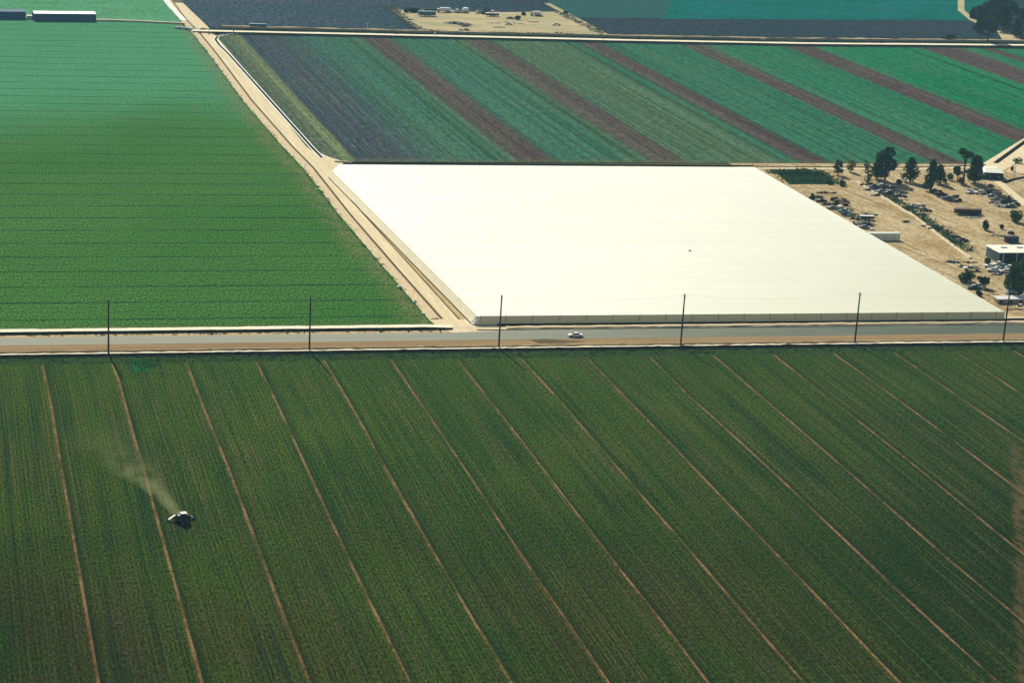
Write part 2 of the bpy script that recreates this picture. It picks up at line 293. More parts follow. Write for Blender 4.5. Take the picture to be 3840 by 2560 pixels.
# ------------------------------------------------------------------ mesh helpers
class MB:
    def __init__(s): s.v = []; s.f = []; s.uv = None
    def quad(s, a, b, c, d):
        i = len(s.v); s.v += [tuple(a), tuple(b), tuple(c), tuple(d)]; s.f.append((i, i + 1, i + 2, i + 3)); return s
    def box(s, cx, cy, z0, lx, ly, lz, rz=0.0, tx=1.0, ty=1.0, dx=0.0):
        """box standing on z0; top scaled by tx,ty and shifted by dx"""
        i = len(s.v); ca, sa = math.cos(rz), math.sin(rz)
        for z, kx, ky, ox in ((z0, 1, 1, 0), (z0 + lz, tx, ty, dx)):
            for a, b in ((-1, -1), (1, -1), (1, 1), (-1, 1)):
                x, y = a * lx / 2 * kx + ox, b * ly / 2 * ky
                s.v.append((cx + x * ca - y * sa, cy + x * sa + y * ca, z))
        for q in ((3, 2, 1, 0), (4, 5, 6, 7), (0, 1, 5, 4), (1, 2, 6, 5), (2, 3, 7, 6), (3, 0, 4, 7)): s.f.append(tuple(i + k for k in q))
        return s
    def prism(s, prof, y0, y1, taper=0.0):
        """side outline in x,z extruded across y (taper narrows the higher points)"""
        i = len(s.v); n = len(prof); zm = max(z for x, z in prof); zl = min(z for x, z in prof)
        for yy, sg in ((y0, 1), (y1, -1)):
            for x, z in prof: s.v.append((x, yy + sg * taper * ((z - zl) / (zm - zl)) ** 2, z))
        s.f.append(tuple(range(i, i + n))); s.f.append(tuple(range(i + 2 * n - 1, i + n - 1, -1)))
        for k in range(n):
            j = (k + 1) % n; s.f.append((i + j, i + k, i + n + k, i + n + j))
        return s
    def cyl(s, a, b, r0, r1=None, n=8):
        a, b = Vector(a), Vector(b); r1 = r0 if r1 is None else r1; i = len(s.v)
        d = (b - a).normalized(); u = d.orthogonal().normalized(); w_ = d.cross(u)
        for c, r in ((a, r0), (b, r1)):
            for k in range(n):
                t = 2 * math.pi * k / n; s.v.append(tuple(c + (u * math.cos(t) + w_ * math.sin(t)) * r))
        for k in range(n): j = (k + 1) % n; s.f.append((i + k, i + j, i + n + j, i + n + k))
        s.f.append(tuple(range(i + n - 1, i - 1, -1))); s.f.append(tuple(range(i + n, i + 2 * n))); return s
    def leaf(s, c, sz, flat=.0):
        n = Vector((random.gauss(0, 1), random.gauss(0, 1), random.gauss(flat, 1))).normalized(); u = n.orthogonal().normalized(); w_ = n.cross(u); t = random.uniform(0, 6.28)
        u, w_ = u * math.cos(t) + w_ * math.sin(t), w_ * math.cos(t) - u * math.sin(t); c = Vector(c); k = random.uniform(.5, .8)
        s.quad(c - u * sz, c - w_ * sz * k, c + u * sz, c + w_ * sz * k)
    def build(s, name, mat, parent=None, smooth=False):
        me = bpy.data.meshes.new(name); me.from_pydata(s.v, [], s.f); me.materials.append(MAT[mat] if isinstance(mat, str) else mat)
        if s.uv:
            l = me.uv_layers.new(name='UVMap')
            for lp in me.loops: l.data[lp.index].uv = s.uv[lp.vertex_index]
        if smooth:
            for p in me.polygons: p.use_smooth = True
        me.update(); o = bpy.data.objects.new(name, me); COL.objects.link(o)
        if parent: o.parent = parent
        return o
def tag(o, label=None, cat=None, group=None, kind=None):
    if label: o['label'] = label
    if cat: o['category'] = cat
    if group: o['group'] = group
    if kind: o['kind'] = kind
    return o
def empty(name, loc, rz=0.0, label=None, cat=None, group=None, sc=1.0):
    o = bpy.data.objects.new(name, None); COL.objects.link(o); o.location = loc; o.rotation_euler = (0, 0, rz); o.scale = (sc,) * 3
    return tag(o, label, cat, group)
def kids(o): return [c for c in COL.objects if c.parent == o]
def copy_tree(root, loc, rz=0.0, label=None, group=None, sc=1.0):
    r = root.copy(); COL.objects.link(r); r.location = loc; r.rotation_euler = (0, 0, rz); r.scale = (sc,) * 3
    for ch in kids(root):
        c = ch.copy(); COL.objects.link(c); c.parent = r
        for g in kids(ch):
            d = g.copy(); COL.objects.link(d); d.parent = c
    if label: r['label'] = label
    if group: r['group'] = group
    return r
def recolour(root, part, mat):
    for c in COL.objects:
        if c.parent == root and c.name.split('.')[0] == part:
            c.data = c.data.copy(); c.data.materials[0] = MAT[mat]

LEVEL = [0]
def sheet(name, pts, mat, z=0.0, label=None, cuts=1):
    """flat piece of land given by its outline in world metres"""
    b = MB(); b.v = [(p[0], p[1], z) for p in pts]; b.f = [tuple(range(len(pts)))]
    o = b.build(name, mat); tag(o, label, kind='structure'); return o
def ribbon(name, pts, prof, mat, label=None, step=3.0, jit=0.0, jz=0.0, kind='structure', cat=None, uvs=False):
    """land form swept along a line; prof = (offset to the left, height)"""
    P = [Vector((p[0], p[1], 0)) for p in pts]; path = []
    for a, b in zip(P, P[1:]):
        n = max(1, int((b - a).length / step))
        for k in range(n): path.append(a.lerp(b, k / n))
    path.append(P[-1]); mb = MB(); n = len(prof)
    for i, p in enumerate(path):
        d = (path[min(i + 1, len(path) - 1)] - path[max(i - 1, 0)]).normalized(); nrm = Vector((-d.y, d.x, 0))
        for j, (o, z) in enumerate(prof):
            e = j in (0, n - 1)
            q = p + nrm * (o + (0 if e else random.gauss(0, jit))); mb.v.append((q.x, q.y, z + (0 if z <= .05 else random.gauss(0, jz))))
    for i in range(len(path) - 1):
        for j in range(n - 1): a = i * n + j; mb.f.append((a, a + n, a + n + 1, a + 1)[::-1])
    o = mb.build(name, mat); return tag(o, label, cat, kind=kind)
def gp(L, z=0.0): return [tuple(G(x, y, z))[:2] for x, y in L]
def tufts(name, pts, width, n, size, mat, label, zmax=.5):
    b = MB(); P = [Vector((p[0], p[1], 0)) for p in pts]; L = [(c - a).length for a, c in zip(P, P[1:])]; T = sum(L)
    for _ in range(n):
        t = random.uniform(0, T); k = 0
        while t > L[k] and k < len(L) - 1: t -= L[k]; k += 1
        p = P[k].lerp(P[k + 1], t / L[k]); q = p + Vector((random.uniform(-width, width), random.uniform(-width, width), 0))
        hh = random.uniform(.1, zmax); r = size * random.uniform(.5, 1.6)
        for _ in range(5): b.leaf((q.x + random.gauss(0, r), q.y + random.gauss(0, r), random.uniform(.05, hh)), r * .7, .6)
    return tag(b.build(name, mat), label, kind='stuff')

# ================================================================== LAND
B = 9000
sheet('ground', [(-B, -B), (B, -B), (B, B), (-B, B)], 'ground', -.30)

# ---- near field with its measured bare strips (u counts the strips)
NL = [[(0, 1361 + 30), (-80, 2547)]] 
LN = [  # each strip: points from the road down, in photograph coordinates
 [(157, 1361), (191, 1521), (227, 1742), (293, 2121), (332, 2348), (368, 2558)],
 [(405, 1333), (448, 1433), (492, 1604), (533, 1742), (638, 2127), (685, 2298), (754, 2552)],
 [(694, 1345), (724, 1427), (779, 1571), (851, 1742), (989, 2110), (1072, 2331), (1158, 2552)],
 [(955, 1345), (1034, 1504), (1144, 1742), (1319, 2121), (1416, 2315), (1535, 2552)],
 [(1210, 1345), (1341, 1560), (1399, 1676), (1435, 1737), (1651, 2115), (1775, 2326), (1914, 2552)],
 [(1463, 1345), (1565, 1496), (1643, 1610), (1734, 1742), (1977, 2115), (2118, 2316), (2278, 2552)],
 [(1712, 1344), (1825, 1485), (1941, 1632), (2024, 1742), (2309, 2115), (2472, 2316), (2656, 2558)],
 [(1953, 1344), (2068, 1466), (2184, 1601), (2311, 1748), (2637, 2121), (2783, 2292), (3015, 2558)],
 [(2200, 1340), (2284, 1427), (2372, 1516), (2510, 1659), (2590, 1742), (2949, 2115), (3126, 2298), (3358, 2541)],
 [(2439, 1339), (2581, 1482), (2700, 1587), (2877, 1748), (3264, 2115), (3446, 2287), (3739, 2552)],
 [(2680, 1335), (2849, 1482), (2954, 1571), (3153, 1742), (3579, 2115), (3756, 2259)],
 [(2910, 1335), (3065, 1460), (3247, 1598), (3430, 1745), (3756, 2010)],
 [(3135, 1333), (3198, 1375), (3369, 1499), (3551, 1632), (3695, 1742)],
 [(3365, 1330), (3452, 1388), (3645, 1521), (3806, 1632)],
 [(3598, 1330), (3662, 1366), (3822, 1471)]]
def near_field():
    ys = [330, 380, 420, 440, 460, 480, 500, 520, 545, 570, 595, 620, 645, 671.5]
    def xat(pts, y):
        W = sorted(((q.y, q.x) for q in (G(*p) for p in pts)))
        if y <= W[0][0]: a, b = W[0], W[min(2, len(W) - 1)]
        elif y >= W[-1][0]: a, b = W[-2], W[-1]; return b[1]
        else:
            for a, b in zip(W, W[1:]):
                if a[0] <= y <= b[0]: break
        return a[1] + (b[1] - a[1]) * (y - a[0]) / (b[0] - a[0])
    X = [[xat(l, y) for y in ys] for l in LN]
    cols = []
    for k in range(6, 0, -1): cols.append((-k, [x - 20.0 * k for x in X[0]]))
    for i, c in enumerate(X): cols.append((i, c))
    for k in range(1, 12): cols.append((len(X) - 1 + k, [x + 20.0 * k for x in X[-1]]))
    b = MB(); b.uv = []; n = len(ys)
    for u, c in cols:
        for x, y in zip(c, ys): b.v.append((x, y, .0)); b.uv.append((u + 20, y))
    for i in range(len(cols) - 1):
        for j in range(n - 1): a = i * n + j; b.f.append((a, a + n, a + n + 1, a + 1))
    return tag(b.build('field', 'near'), 'near green field with long bare strips running up to the road', kind='structure')
near_field()
tg = [(-120, 665.5), (560, 664)]
ribbon('verge', tg, [(-3.2, .006), (3.2, .006)], 'verge_green', 'weedy green verge below the road bank')

# ---- left field
def left_field():
    FE = [(70.0 + 79, 2100)] + [tuple(G(*p))[:2] for p in [(631, 12), (743, 135), (816, 230), (931, 388), (1080, 563), (1147, 630), (1279, 800), (1457, 1004), (1636, 1208)]] + [(155.3, 700.5)]
    FE[0] = (FE[1][0] - 2, 2100)
    offs = [0, 1, 3, 6, 10, 20, 40, 80, 160, 400, 900]; b = MB(); b.uv = []; n = len(offs)
    for x, y in FE:
        for o in offs: b.v.append((x - o, y, .0)); b.uv.append((o, y))
    for i in range(len(FE) - 1):
        for j in range(n - 1): a = i * n + j; b.f.append((a, a + n, a + n + 1, a + 1))
    return tag(b.build('field', 'left'), 'left green field with fine rows running across', kind='structure')
left_field()
sheet('field', [(-600, 1425), (149, 1416), (149, 2100), (-600, 2100)], 'upleft', .03, 'pale green field beyond the white farm lane')

# ---- striped field and the land beyond
sheet('field', [(162, 975.5), (1000, 985), (1000, 1372), (162, 1371)], 'stripes', .0, 'striped field of brown and green bands beyond the canopy')
sheet('field', [(159, 1398), (285, 1398), (296, 1500), (310, 1640), (159, 2100)], 'dark', .02, 'dark tilled field beside the dirt track')
sheet('field', [(159, 1398), (1400, 1410), (1400, 2600), (159, 2600)], 'dark', .0, 'dark tilled land beyond the far road')
def yard_far():
    pts = gp([(1580, 117), (2285, 140), (2200, 97), (2094, 45), (1860, 47), (1520, 41), (1450, 24), (1465, 40), (1530, 85)])
    return sheet('farmyard', [(p[0], p[1]) for p in pts], 'farmyard', .06, 'pale bare farmyard beyond the far road')
yard_far()
a0 = gp([(2285, 138), (2053, 14)])
ribbon('path', a0, [(-2.2, .09), (2.2, .09)], 'farmyard', 'diagonal tan path at the edge of the farmyard', 12, .6)
sheet('field', gp([(2125, 50), (2150, 66), (2600, 70), (2700, -40), (2040, -40), (2060, 14)]), 'dusky', .05, 'dusky teal field above the farmyard path')
sheet('field', [tuple(p) for p in gp([(2480, 72), (3720, 78), (3700, -60), (2560, -60)])], 'far_green', .08, 'bright teal green field along the top')
ribbon('path', gp([(3604, -20), (3604, 40), (3650, 78), (3700, 100)]), [(-2.4, .12), (2.4, .12)], 'farmyard', 'sandy path beside the far trees', 8, .5)
sheet('path', gp([(3735, 112), (3810, 122), (3829, 150), (3760, 152)]), 'farmyard', .05, 'sandy clearing under the far trees')

# ---- far road on its bank and the dark ditches either side
fr = [(150, 1377.2), (257, 1375.7), (414, 1371.4), (525, 1372.2), (678, 1383.3), (1100, 1405)]
ribbon('road', fr, [(4.6, .3), (4.2, .9), (-2.6, .9)], 'chalk', 'pale far road on a low bank', 8, .05, .04)
ribbon('ditch', [(p[0], p[1] - 2.6) for p in fr], [(.03, .9), (-.4, .03), (-1.4, .03)], 'mud_and_shade', 'painted shade on the near side of the far road bank', 8, .1)  # shade on the steep near face put into the colour
ribbon('ditch', [(p[0], p[1] + 10) for p in fr], [(6.6, .03), (-5.2, .03)], 'mud_and_shade', 'dark ditch behind the far road', 15)
ribbon('ditch', [(p[0], p[1] - 6.5) for p in fr], [(2.6, .02), (-2.2, .02)], 'mud_and_shade', 'dark ditch in front of the far road', 15)
fr2 = [(170, 1399), (260.7, 1396.3), (420, 1392), (533, 1394.9), (688, 1405.3), (1100, 1427)]
ribbon('bank', fr2, [(4.5, .0), (3.0, 1.0), (-.5, 1.1), (-1.3, .0)], 'verge', 'tan bank behind the far ditch', 6, .35, .15)
tufts('weeds', [(p[0], p[1] + 9) for p in fr], 4.5, 1500, .8, 'leaf_dark', 'dark weeds in the ditch behind the far road', 1.4)
tufts('weeds', [(p[0], p[1] - 6.5) for p in fr], 1.8, 800, .6, 'leaf_dark', 'dark weeds in front of the far road', .8)

# ---- dirt track between left field and canopy
TL = gp([(600, -60), (649, 12), (694, 73), (751, 131), (816, 212), (939, 376), (1087, 545), (1170, 630), (1304, 800), (1480, 1004), (1650, 1196)]) + [(158.0, 697.5)]
TR = gp([(640, -60), (686, 12), (776, 98), (816, 143), (959, 310), (1147, 549), (1207, 593)]) + [(166.5, 968), (163.9, 955), (164.2, 870), (165.6, 779), (166.6, 706), (173, 697.5)]
def strip_between(name, A, Bp, mat, z, label):
    b = MB()
    def res(L, y):
        W = sorted((p[1], p[0]) for p in L)
        if y <= W[0][0]: return W[0][1]
        for a, c in zip(W, W[1:]):
            if a[0] <= y <= c[0]: return a[1] + (c[1] - a[1]) * (y - a[0]) / max(1e-6, c[0] - a[0])
        return W[-1][1]
    ys = sorted(set(round(p[1], 2) for p in A + Bp)); n = 0
    lo = max(min(p[1] for p in A), min(p[1] for p in Bp)); hi = min(max(p[1] for p in A), max(p[1] for p in Bp))
    ys = [y for y in ys if lo <= y <= hi]
    for y in ys: b.v += [(res(A, y), y, z), (res(Bp, y), y, z)]
    for i in range(len(ys) - 1): b.f.append((2 * i, 2 * i + 1, 2 * i + 3, 2 * i + 2))
    return tag(b.build(name, mat), label, kind='structure')
strip_between('dirt_track', [(p[0] - 3.7, p[1]) for p in TL], TR, 'track', .05, 'pale dirt track between the left field and the canopy')
ribbon('bank', [(x - 1.7, y) for x, y in TL[:-1]][::-1], [(1.7, .0), (1.0, .30), (-.9, .32), (-1.7, .06)], 'redbank', 'tan bank between the dirt track and the left field', 4, .06, .04)
ribbon('rut', [(x + .7, y) for x, y in TL[1:-1]][::-1], [(.6, .085), (-.35, .085)], 'rut', 'dark rut along the west edge of the dirt track', 3, .2)
MID = gp([(1262, 680), (1360, 800), (1546, 1004), (1722, 1198)])
ribbon('rut', MID, [(.28, .085), (-.28, .085)], 'rut', 'thin dark rut in the dirt track', 3, .12)
RL = gp([(1250, 645), (1391, 800), (1582, 1004), (1763, 1200)])
strip_between('verge', MID, RL, 'verge', .07, 'worn tan strip between the track and the canopy')
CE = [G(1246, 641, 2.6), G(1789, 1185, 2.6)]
ribbon('rut', [(CE[0].x - 1.75, CE[0].y), (CE[1].x - 1.75, CE[1].y)], [(.22, .10), (-.22, .10)], 'mud_and_shade', 'dark line at the foot of the canopy wall', 3, .08)
tufts('weeds', [(x - 3.9, y) for x, y in TL[1:-1]], .7, 560, .28, 'leaf_mid', 'dark weed tufts along the left field edge', .9)
# widened mouth by the canopy corner
sheet('dirt_track', [(162.4, 1000), (167.5, 984), (171.5, 975), (168.5, 965), (164, 955), (160, 960)], 'track', .09, 'widened mouth of the dirt track by the canopy corner')
# irrigation ditch, a pale concrete lip either side of dark water
DT = gp([(905, 126), (890, 127), (835, 132), (815, 139), (808, 150), (822, 170), (857, 204), (959, 318), (1175, 560), (1207, 592)])
for off, lab in ((-.9, 'near concrete lip of the irrigation ditch'), (.9, 'far concrete lip of the irrigation ditch')):
    ribbon('ditch_lip', DT, [(off + .30, .0), (off + .25, .2), (off - .25, .2), (off - .30, .0)], 'concrete', lab, 4, .02)
ribbon('ditch', DT, [(.75, .12), (-.75, .12)], 'mud_and_shade', 'dark water of the irrigation ditch', 6)
D2 = gp([(612, -20), (629, 12), (660, 48), (690, 78)])
ribbon('ditch_lip', D2, [(1.8, .0), (1.6, .35), (-1.6, .35), (-1.8, .0)], 'concrete', 'concrete ditch left of the track at the top', 6, .02)
ribbon('path', gp([(-60, 64), (100, 70), (363, 78), (520, 83), (690, 91)]), [(1.6, .5), (1.2, .9), (-1.4, .9), (-1.7, .05)], 'bank', 'pale narrow lane across the top left', 8, .1, .05)

# ---- main road
def xline(y0, y1, x0, x1): return [(x0, y0), (x1, y1)]
XL, XR = -260, 620
sl = lambda x, y: (x, y)
sheet('road', [(XL, 691.6), (XL, 683.6), (XR, 682.0), (XR, 693.6), (174, 693.6), (160, 692.0)], 'asphalt', .03, 'grey asphalt road crossing the picture')
sheet('road_shoulder', [(XL, 684.0), (XL, 670.4), (200, 670.2), (XR, 668.4), (XR, 682.6)], 'shoulder', .02, 'brown dirt shoulder of the road')
sheet('road_shoulder', [(XL, 704), (XL, 691), (157, 691), (157, 704)], 'verge', -.02, 'tan soil under the west bank')
sheet('road_shoulder', [(157, 704), (157, 690), (XR, 692.8), (XR, 704)], 'track', .01, 'dusty north edge of the road')
ribbon('bank', [(XL, 697.0), (100, 697.4), (150, 697.6), (158.5, 696.6)], [(3.4, .0), (2.9, .45), (2.0, .60), (-1.0, .60)], 'chalk', 'white bank along the north side of the road', 2.5, .06, .04)
ribbon('ditch', [(XL, 696.0), (100, 696.4), (150, 696.6), (158.5, 695.6)], [(.02, .60), (-.35, .02)], 'mud_and_shade', 'dark painted shade on the side of the white road bank', 2.5, 0, .0)  # unlit near face of the bank painted near-black
ribbon('rut', [(XL, 701.0), (156, 701.2)], [(.5, .02), (-.6, .02)], 'mud_and_shade', 'dark line between the left field and the white bank', 3, .1)
ribbon('ditch', [(XL, 694.6), (156, 695.0)], [(1.1, .012), (-.2, .012)], 'mud_and_shade', 'dark ditch under the white road bank', 10)
tufts('weeds', [(XL, 694.0), (156, 694.4)], 1.2, 420, .35, 'leaf_dark', 'weeds in the ditch under the white bank', .6)
ribbon('rut', [(166, 694.6), (172, 694.5), (XR, 693.6)], [(.5, .05), (-.6, .05)], 'mud_and_shade', 'thin dark weedy line north of the asphalt', 2.0, .25)
ribbon('ditch', [(174, 700.6), (357, 700.2)], [(1.7, .03), (-1.9, .03)], 'mud_and_shade', 'painted shadow strip at the foot of the canopy front wall', 5, .08)  # near-black strip painted in for the front wall's cast shadow
ribbon('bank', [(176, 696.6), (XR, 696.0)], [(2.2, .02), (1.2, .35), (-.8, .35), (-1.3, .02)], 'redbank', 'low tan bank between the road and the canopy', 2.5, .1, .04)
# south: thin ridge, then the white bank with its dark near face
ribbon('bank', [(XL, 675.0), (100, 674.9), (XR, 672.6)], [(1.1, .03), (.3, .45), (-.2, .45), (-.45, .03)], 'verge', 'thin ridge on the south shoulder', 2.0, .08, .06)
ribbon('bank', [(XL, 671.7), (200, 671.6), (XR, 669.6)], [(1.2, .03), (.6, .45), (-.7, .50)], 'chalk', 'pale bank between the road and the near field', 2.0, .1, .09)
ribbon('ditch', [(XL, 671.0), (200, 670.9), (XR, 668.9)], [(.03, .50), (-.3, .03), (-2.3, .03)], 'mud_and_shade', 'dark ditch and painted bank shade at the head of the near field', 3, .3)  # bank's shaded face and shadow painted near-black along the ditch bed
tufts('weeds', [(XL, 668.6), (200, 668.4), (XR, 666.4)], .9, 1300, .35, 'leaf_dark', 'dark weeds below the pale bank', .8)
tufts('weeds', [(XL, 663.6), (XR, 662.4)], 1.6, 900, .3, 'leaf_mid', 'green weeds at the head of the near field', .45)
tufts('weeds', [(XL, 666), (XR, 664.6)], .5, 500, .3, 'leaf_dark', 'dark weed line at the head of the near field', .5)
sheet('grass', gp([(480, 1350), (515, 1346), (575, 1344), (583, 1362), (566, 1374), (556, 1388), (530, 1390), (520, 1399), (505, 1390), (492, 1368)]), 'lush', .012, 'lush bright green patch at the head of the near field')
tag(tufts('grass', gp([(500, 1355), (565, 1352), (560, 1372), (515, 1378)]), 3.2, 260, .25, 'leaf_bright', 'bright grass in the lush patch', .2), kind='stuff')
sheet('road_shoulder', gp([(1990, 1274), (2040, 1270), (2120, 1276), (2200, 1280), (2110, 1288), (2020, 1287)]), 'rut', .035, 'damp dark patch on the south shoulder')
# ---- junkyard ground on the right
YD = [(330, 968), (352, 700), (700, 700), (900, 990), (480, 982)]
sheet('yard', [(345, 701.5), (700, 701.5), (700, 984), (345, 978.5)], 'yard', -.02, 'bare sandy yard east of the canopy')
ribbon('path', gp([(2825, 632), (3100, 633), (3420, 634), (3735, 625)]), [(1.6, .04), (-1.2, .04)], 'track', 'pale line at the top of the yard', 5, .2)
ribbon('ditch', gp([(2740, 624), (3100, 626), (3420, 628), (3700, 620)]), [(.9, .03), (-.6, .03)], 'mud_and_shade', 'dark ditch at the top of the yard', 4, .3)
ribbon('ditch', gp([(1262, 611), (1300, 613), (2830, 624)]), [(2.6, .03), (-.8, .03)], 'mud_and_shade', 'dark ditch behind the canopy', 6, .1)
ribbon('bank', gp([(1255, 608), (1280, 609), (1320, 611)]), [(1.4, .03), (.5, .6), (-.6, .6), (-1.2, .03)], 'bank', 'pale bank at the canopy corner', 4, .1, .1)
ribbon('road', gp([(3700, 640), (3735, 622), (3830, 562), (3960, 480)]), [(6.5, .03), (-6, .03)], 'track', 'sandy diagonal lane at the right', 5, .3)
ribbon('ditch', gp([(3735, 612), (3826, 546), (3960, 450)]), [(1.5, .035), (-1.0, .035)], 'mud_and_shade', 'dark ditch beside the diagonal lane', 5, .2)
ribbon('yard', gp([(3829, 575), (3775, 622), (3745, 640)]), [(15, .02), (3, .02)], 'redbank', 'rough ground below the diagonal lane', 5, .5)
ribbon('ditch', gp([(3766, 686), (3800, 674), (3850, 664)]), [(1.6, .04), (-1.2, .04)], 'mud_and_shade', 'dark ditch at the right edge of the yard', 3, .2)
RG = gp([(3212, 680), (3290, 728), (3440, 820), (3520, 882), (3600, 940), (3640, 970)])
ribbon('bank', RG, [(.9, .0), (.4, .45), (-.4, .45), (-.8, .0)], 'bank', 'pale low bank running down the yard', 3, .15, .08)
tufts('weeds', [(x + 3.0, y) for x, y in RG[1:5]], 2.0, 300, .55, 'leaf_mid', 'green weeds along the low bank in the yard', 1.3)
tufts('weeds', [(x + 4.0, y) for x, y in RG[:5]], 3.0, 110, .5, 'leaf_dark', 'dark weeds along the low bank in the yard', 1.5)
sheet('grass', gp([(2905, 640), (3040, 637), (3110, 668), (3130, 690), (2960, 692)]), 'verge_green', .02, 'green weedy patch behind the canopy corner')
for k, (p0, p1) in enumerate([((2905, 645), (3060, 642)), ((2930, 655), (3095, 655)), ((2950, 668), (3115, 670)), ((2970, 682), (3130, 684))]):
    tufts('weeds', gp([p0, p1]), 4.5, 330, .5, ['leaf_mid', 'leaf_dark', 'leaf_mid', 'leaf_mid'][k], ['green weeds at the top of the patch behind the canopy', 'dark weeds in the middle of the patch behind the canopy', 'green weeds low in the patch behind the canopy', 'green weeds at the bottom of the patch behind the canopy'][k], .5)
ribbon('path', gp([(3600, 720), (3700, 780), (3829, 880)]), [(-14, .012), (-17, .012)], 'verge', 'wheel track crossing the yard', 5, .3)
ribbon('path', gp([(3740, 680), (3790, 720), (3850, 770)]), [(2, .014), (-2, .014)], 'track', 'pale drive at the right of the yard', 5, .3)
ribbon('ditch', gp([(3772, 1160), (3900, 1158)]), [(.7, .02), (-.7, .02)], 'mud_and_shade', 'dark gutter in front of the long white shed', 3)

# ================================================================== CANOPY
def canopy():
    H = 2.6
    TLc, TLa, BLc = G(1272, 617, H), G(1246, 641, H), G(1789, 1185, H)
    TRc, BRc = G(2830, 627, H), G(3768, 1169, H)
    root = empty('shade_canopy', (BLc.x, BLc.y, 0), 0, 'huge white cloth shade canopy on posts covering a whole field', 'shade canopy')
    o = Vector((BLc.x, BLc.y, 0))
    # roof: grid of bays sagging between posts
    b = MB(); nx, ny = 84, 120
    def edge(v):   # left and right edge at height fraction v (0 front .. 1 back)
        y0 = BLc.y + (BRc.y - BLc.y) * 0
        return None
    for j in range(ny + 1):
        v = j / ny
        L = BLc.lerp(TLa, v / .93) if v <= .93 else TLa.lerp(TLc, (v - .93) / .07)
        Rr_ = BRc.lerp(TRc, v)
        for i in range(nx + 1):
            u = i / nx; p = L.lerp(Rr_, u)
            sag = .06 * abs(math.sin(math.pi * u * 21)) * 1 + .05 * abs(math.sin(math.pi * v * 38))
            e = min(1, min(i, nx - i) / 2, min(j, ny - j) / 2)
            b.v.append((p.x - o.x, p.y - o.y, H - sag * e + random.gauss(0, .012)))
    for j in range(ny):
        for i in range(nx): a = j * (nx + 1) + i; b.f.append((a, a + 1, a + nx + 2, a + nx + 1))
    b.build('roof_cloth', 'roof_cloth', root, True)
    def wall(name, A, C, out, mat, n, foot=0.0):
        w_ = MB(); d = Vector((C.x - A.x, C.y - A.y, 0)); L = d.length; d.normalize(); nr = Vector((d.y, -d.x, 0))
        for k in range(n + 1):
            p = Vector((A.x, A.y, 0)) + d * L * k / n - o
            for z, t in ((H - .03, .03), (H * .5, .5), (foot, 1)):
                q = p + nr * (out * t + random.gauss(0, .015)); w_.v.append((q.x, q.y, z))
        for k in range(n):
            for j in (0, 1): a = k * 3 + j; w_.f.append((a, a + 1, a + 4, a + 3))
        return w_.build(name, mat, root)
    wall('side_wall', BLc + Vector((.9, 0, 0)), BRc, .25, 'wall_cloth', 168, .12)
    wall('side_wall', TLa, BLc, 1.35, 'side_cloth', 200, .06)
    wall('side_wall', BRc, TRc, .15, 'wall_cloth', 120, .1)
    wall('side_wall', TRc, TLc, .3, 'wall_cloth', 120, .1)
    # posts seen through the front wall, with a guy stay each
    for k in range(21):
        p = BLc.lerp(BRc, (k * 8.85 + (.9 if k == 0 else .3)) / (BRc - BLc).length) - o
        m_ = MB(); m_.cyl((p.x, p.y - .02, 0), (p.x + .25, p.y - .34, H + .12), .07, .06, 6); m_.box(p.x + .25, p.y - .34, H + .02, .3, .16, .14)
        m_.build('post', 'wood', root)
    for k in range(24):
        p = BLc.lerp(TLa, (k + .5) / 24) - o
        m_ = MB(); m_.cyl((p.x + .5, p.y, 0), (p.x + .4, p.y, H - .25), .05, .05, 5); m_.build('post', 'wood', root)
    sp = G(2587, 940, H) - o; vt = MB(); vt.box(sp.x, sp.y, H - .02, .7, 1.2, .18); vt.build('patch', 'dark_metal', root)
    # front cable and pulled corner flap
    c = MB(); a = BLc - o; e = BRc - o; c.cyl((a.x + .9, a.y - .3, H + .03), (e.x, e.y - .3, H + .03), .045, .045, 5); c.build('cable', 'wood', root)
    f = MB(); f.quad((.9, -.28, H), (1.0, -.3, .1), (-2.3, -.9, .08), (-.6, .2, H - .1)); f.quad((.9, -.28, H), (-.6, .2, H - .1), (-.6, .6, H), (.9, .3, H)); f.build('corner_flap', 'roof_cloth', root)
canopy()

# ================================================================== POLES AND WIRES
def pole(i, fx, fy, lean):
    g = G(fx, fy)
    words = ['leftmost utility pole, its shadow falling beside the lush green patch', 'utility pole second from the left, the last one in front of the left field',
             'utility pole in front of the left end of the white canopy', 'utility pole in front of the middle of the canopy, right of the white car',
             'utility pole in front of the right part of the canopy', 'utility pole at the canopy corner beside the yard, last on the right']
    r = empty('utility_pole', g, 0, words[i], 'utility pole', 'utility poles along the south side of the road')
    H = 16.7; b = MB(); b.cyl((0, 0, -.2), (lean, 0, H), .30, .20, 10); b.build('pole', 'pole_wood', r, True)
    b = MB(); b.box(lean, -.16, H - .75, .10, 2.4, .12); b.build('crossarm', 'pole_wood', r)
    for y in (-1.25, .0, .95):
        b = MB(); b.cyl((lean, y, H - .63), (lean, y, H - .38), .05, .03, 6); b.build('insulator', 'grey_metal', r)
    return g, lean, H
PL = [pole(i, fx, fy, ln) for i, (fx, fy, ln) in enumerate([(407, 1330, -.15), (1160, 1316, -.1), (1870, 1306, .15), (2552, 1298, .2), (3205, 1289, .3), (3761, 1284, .5)])]
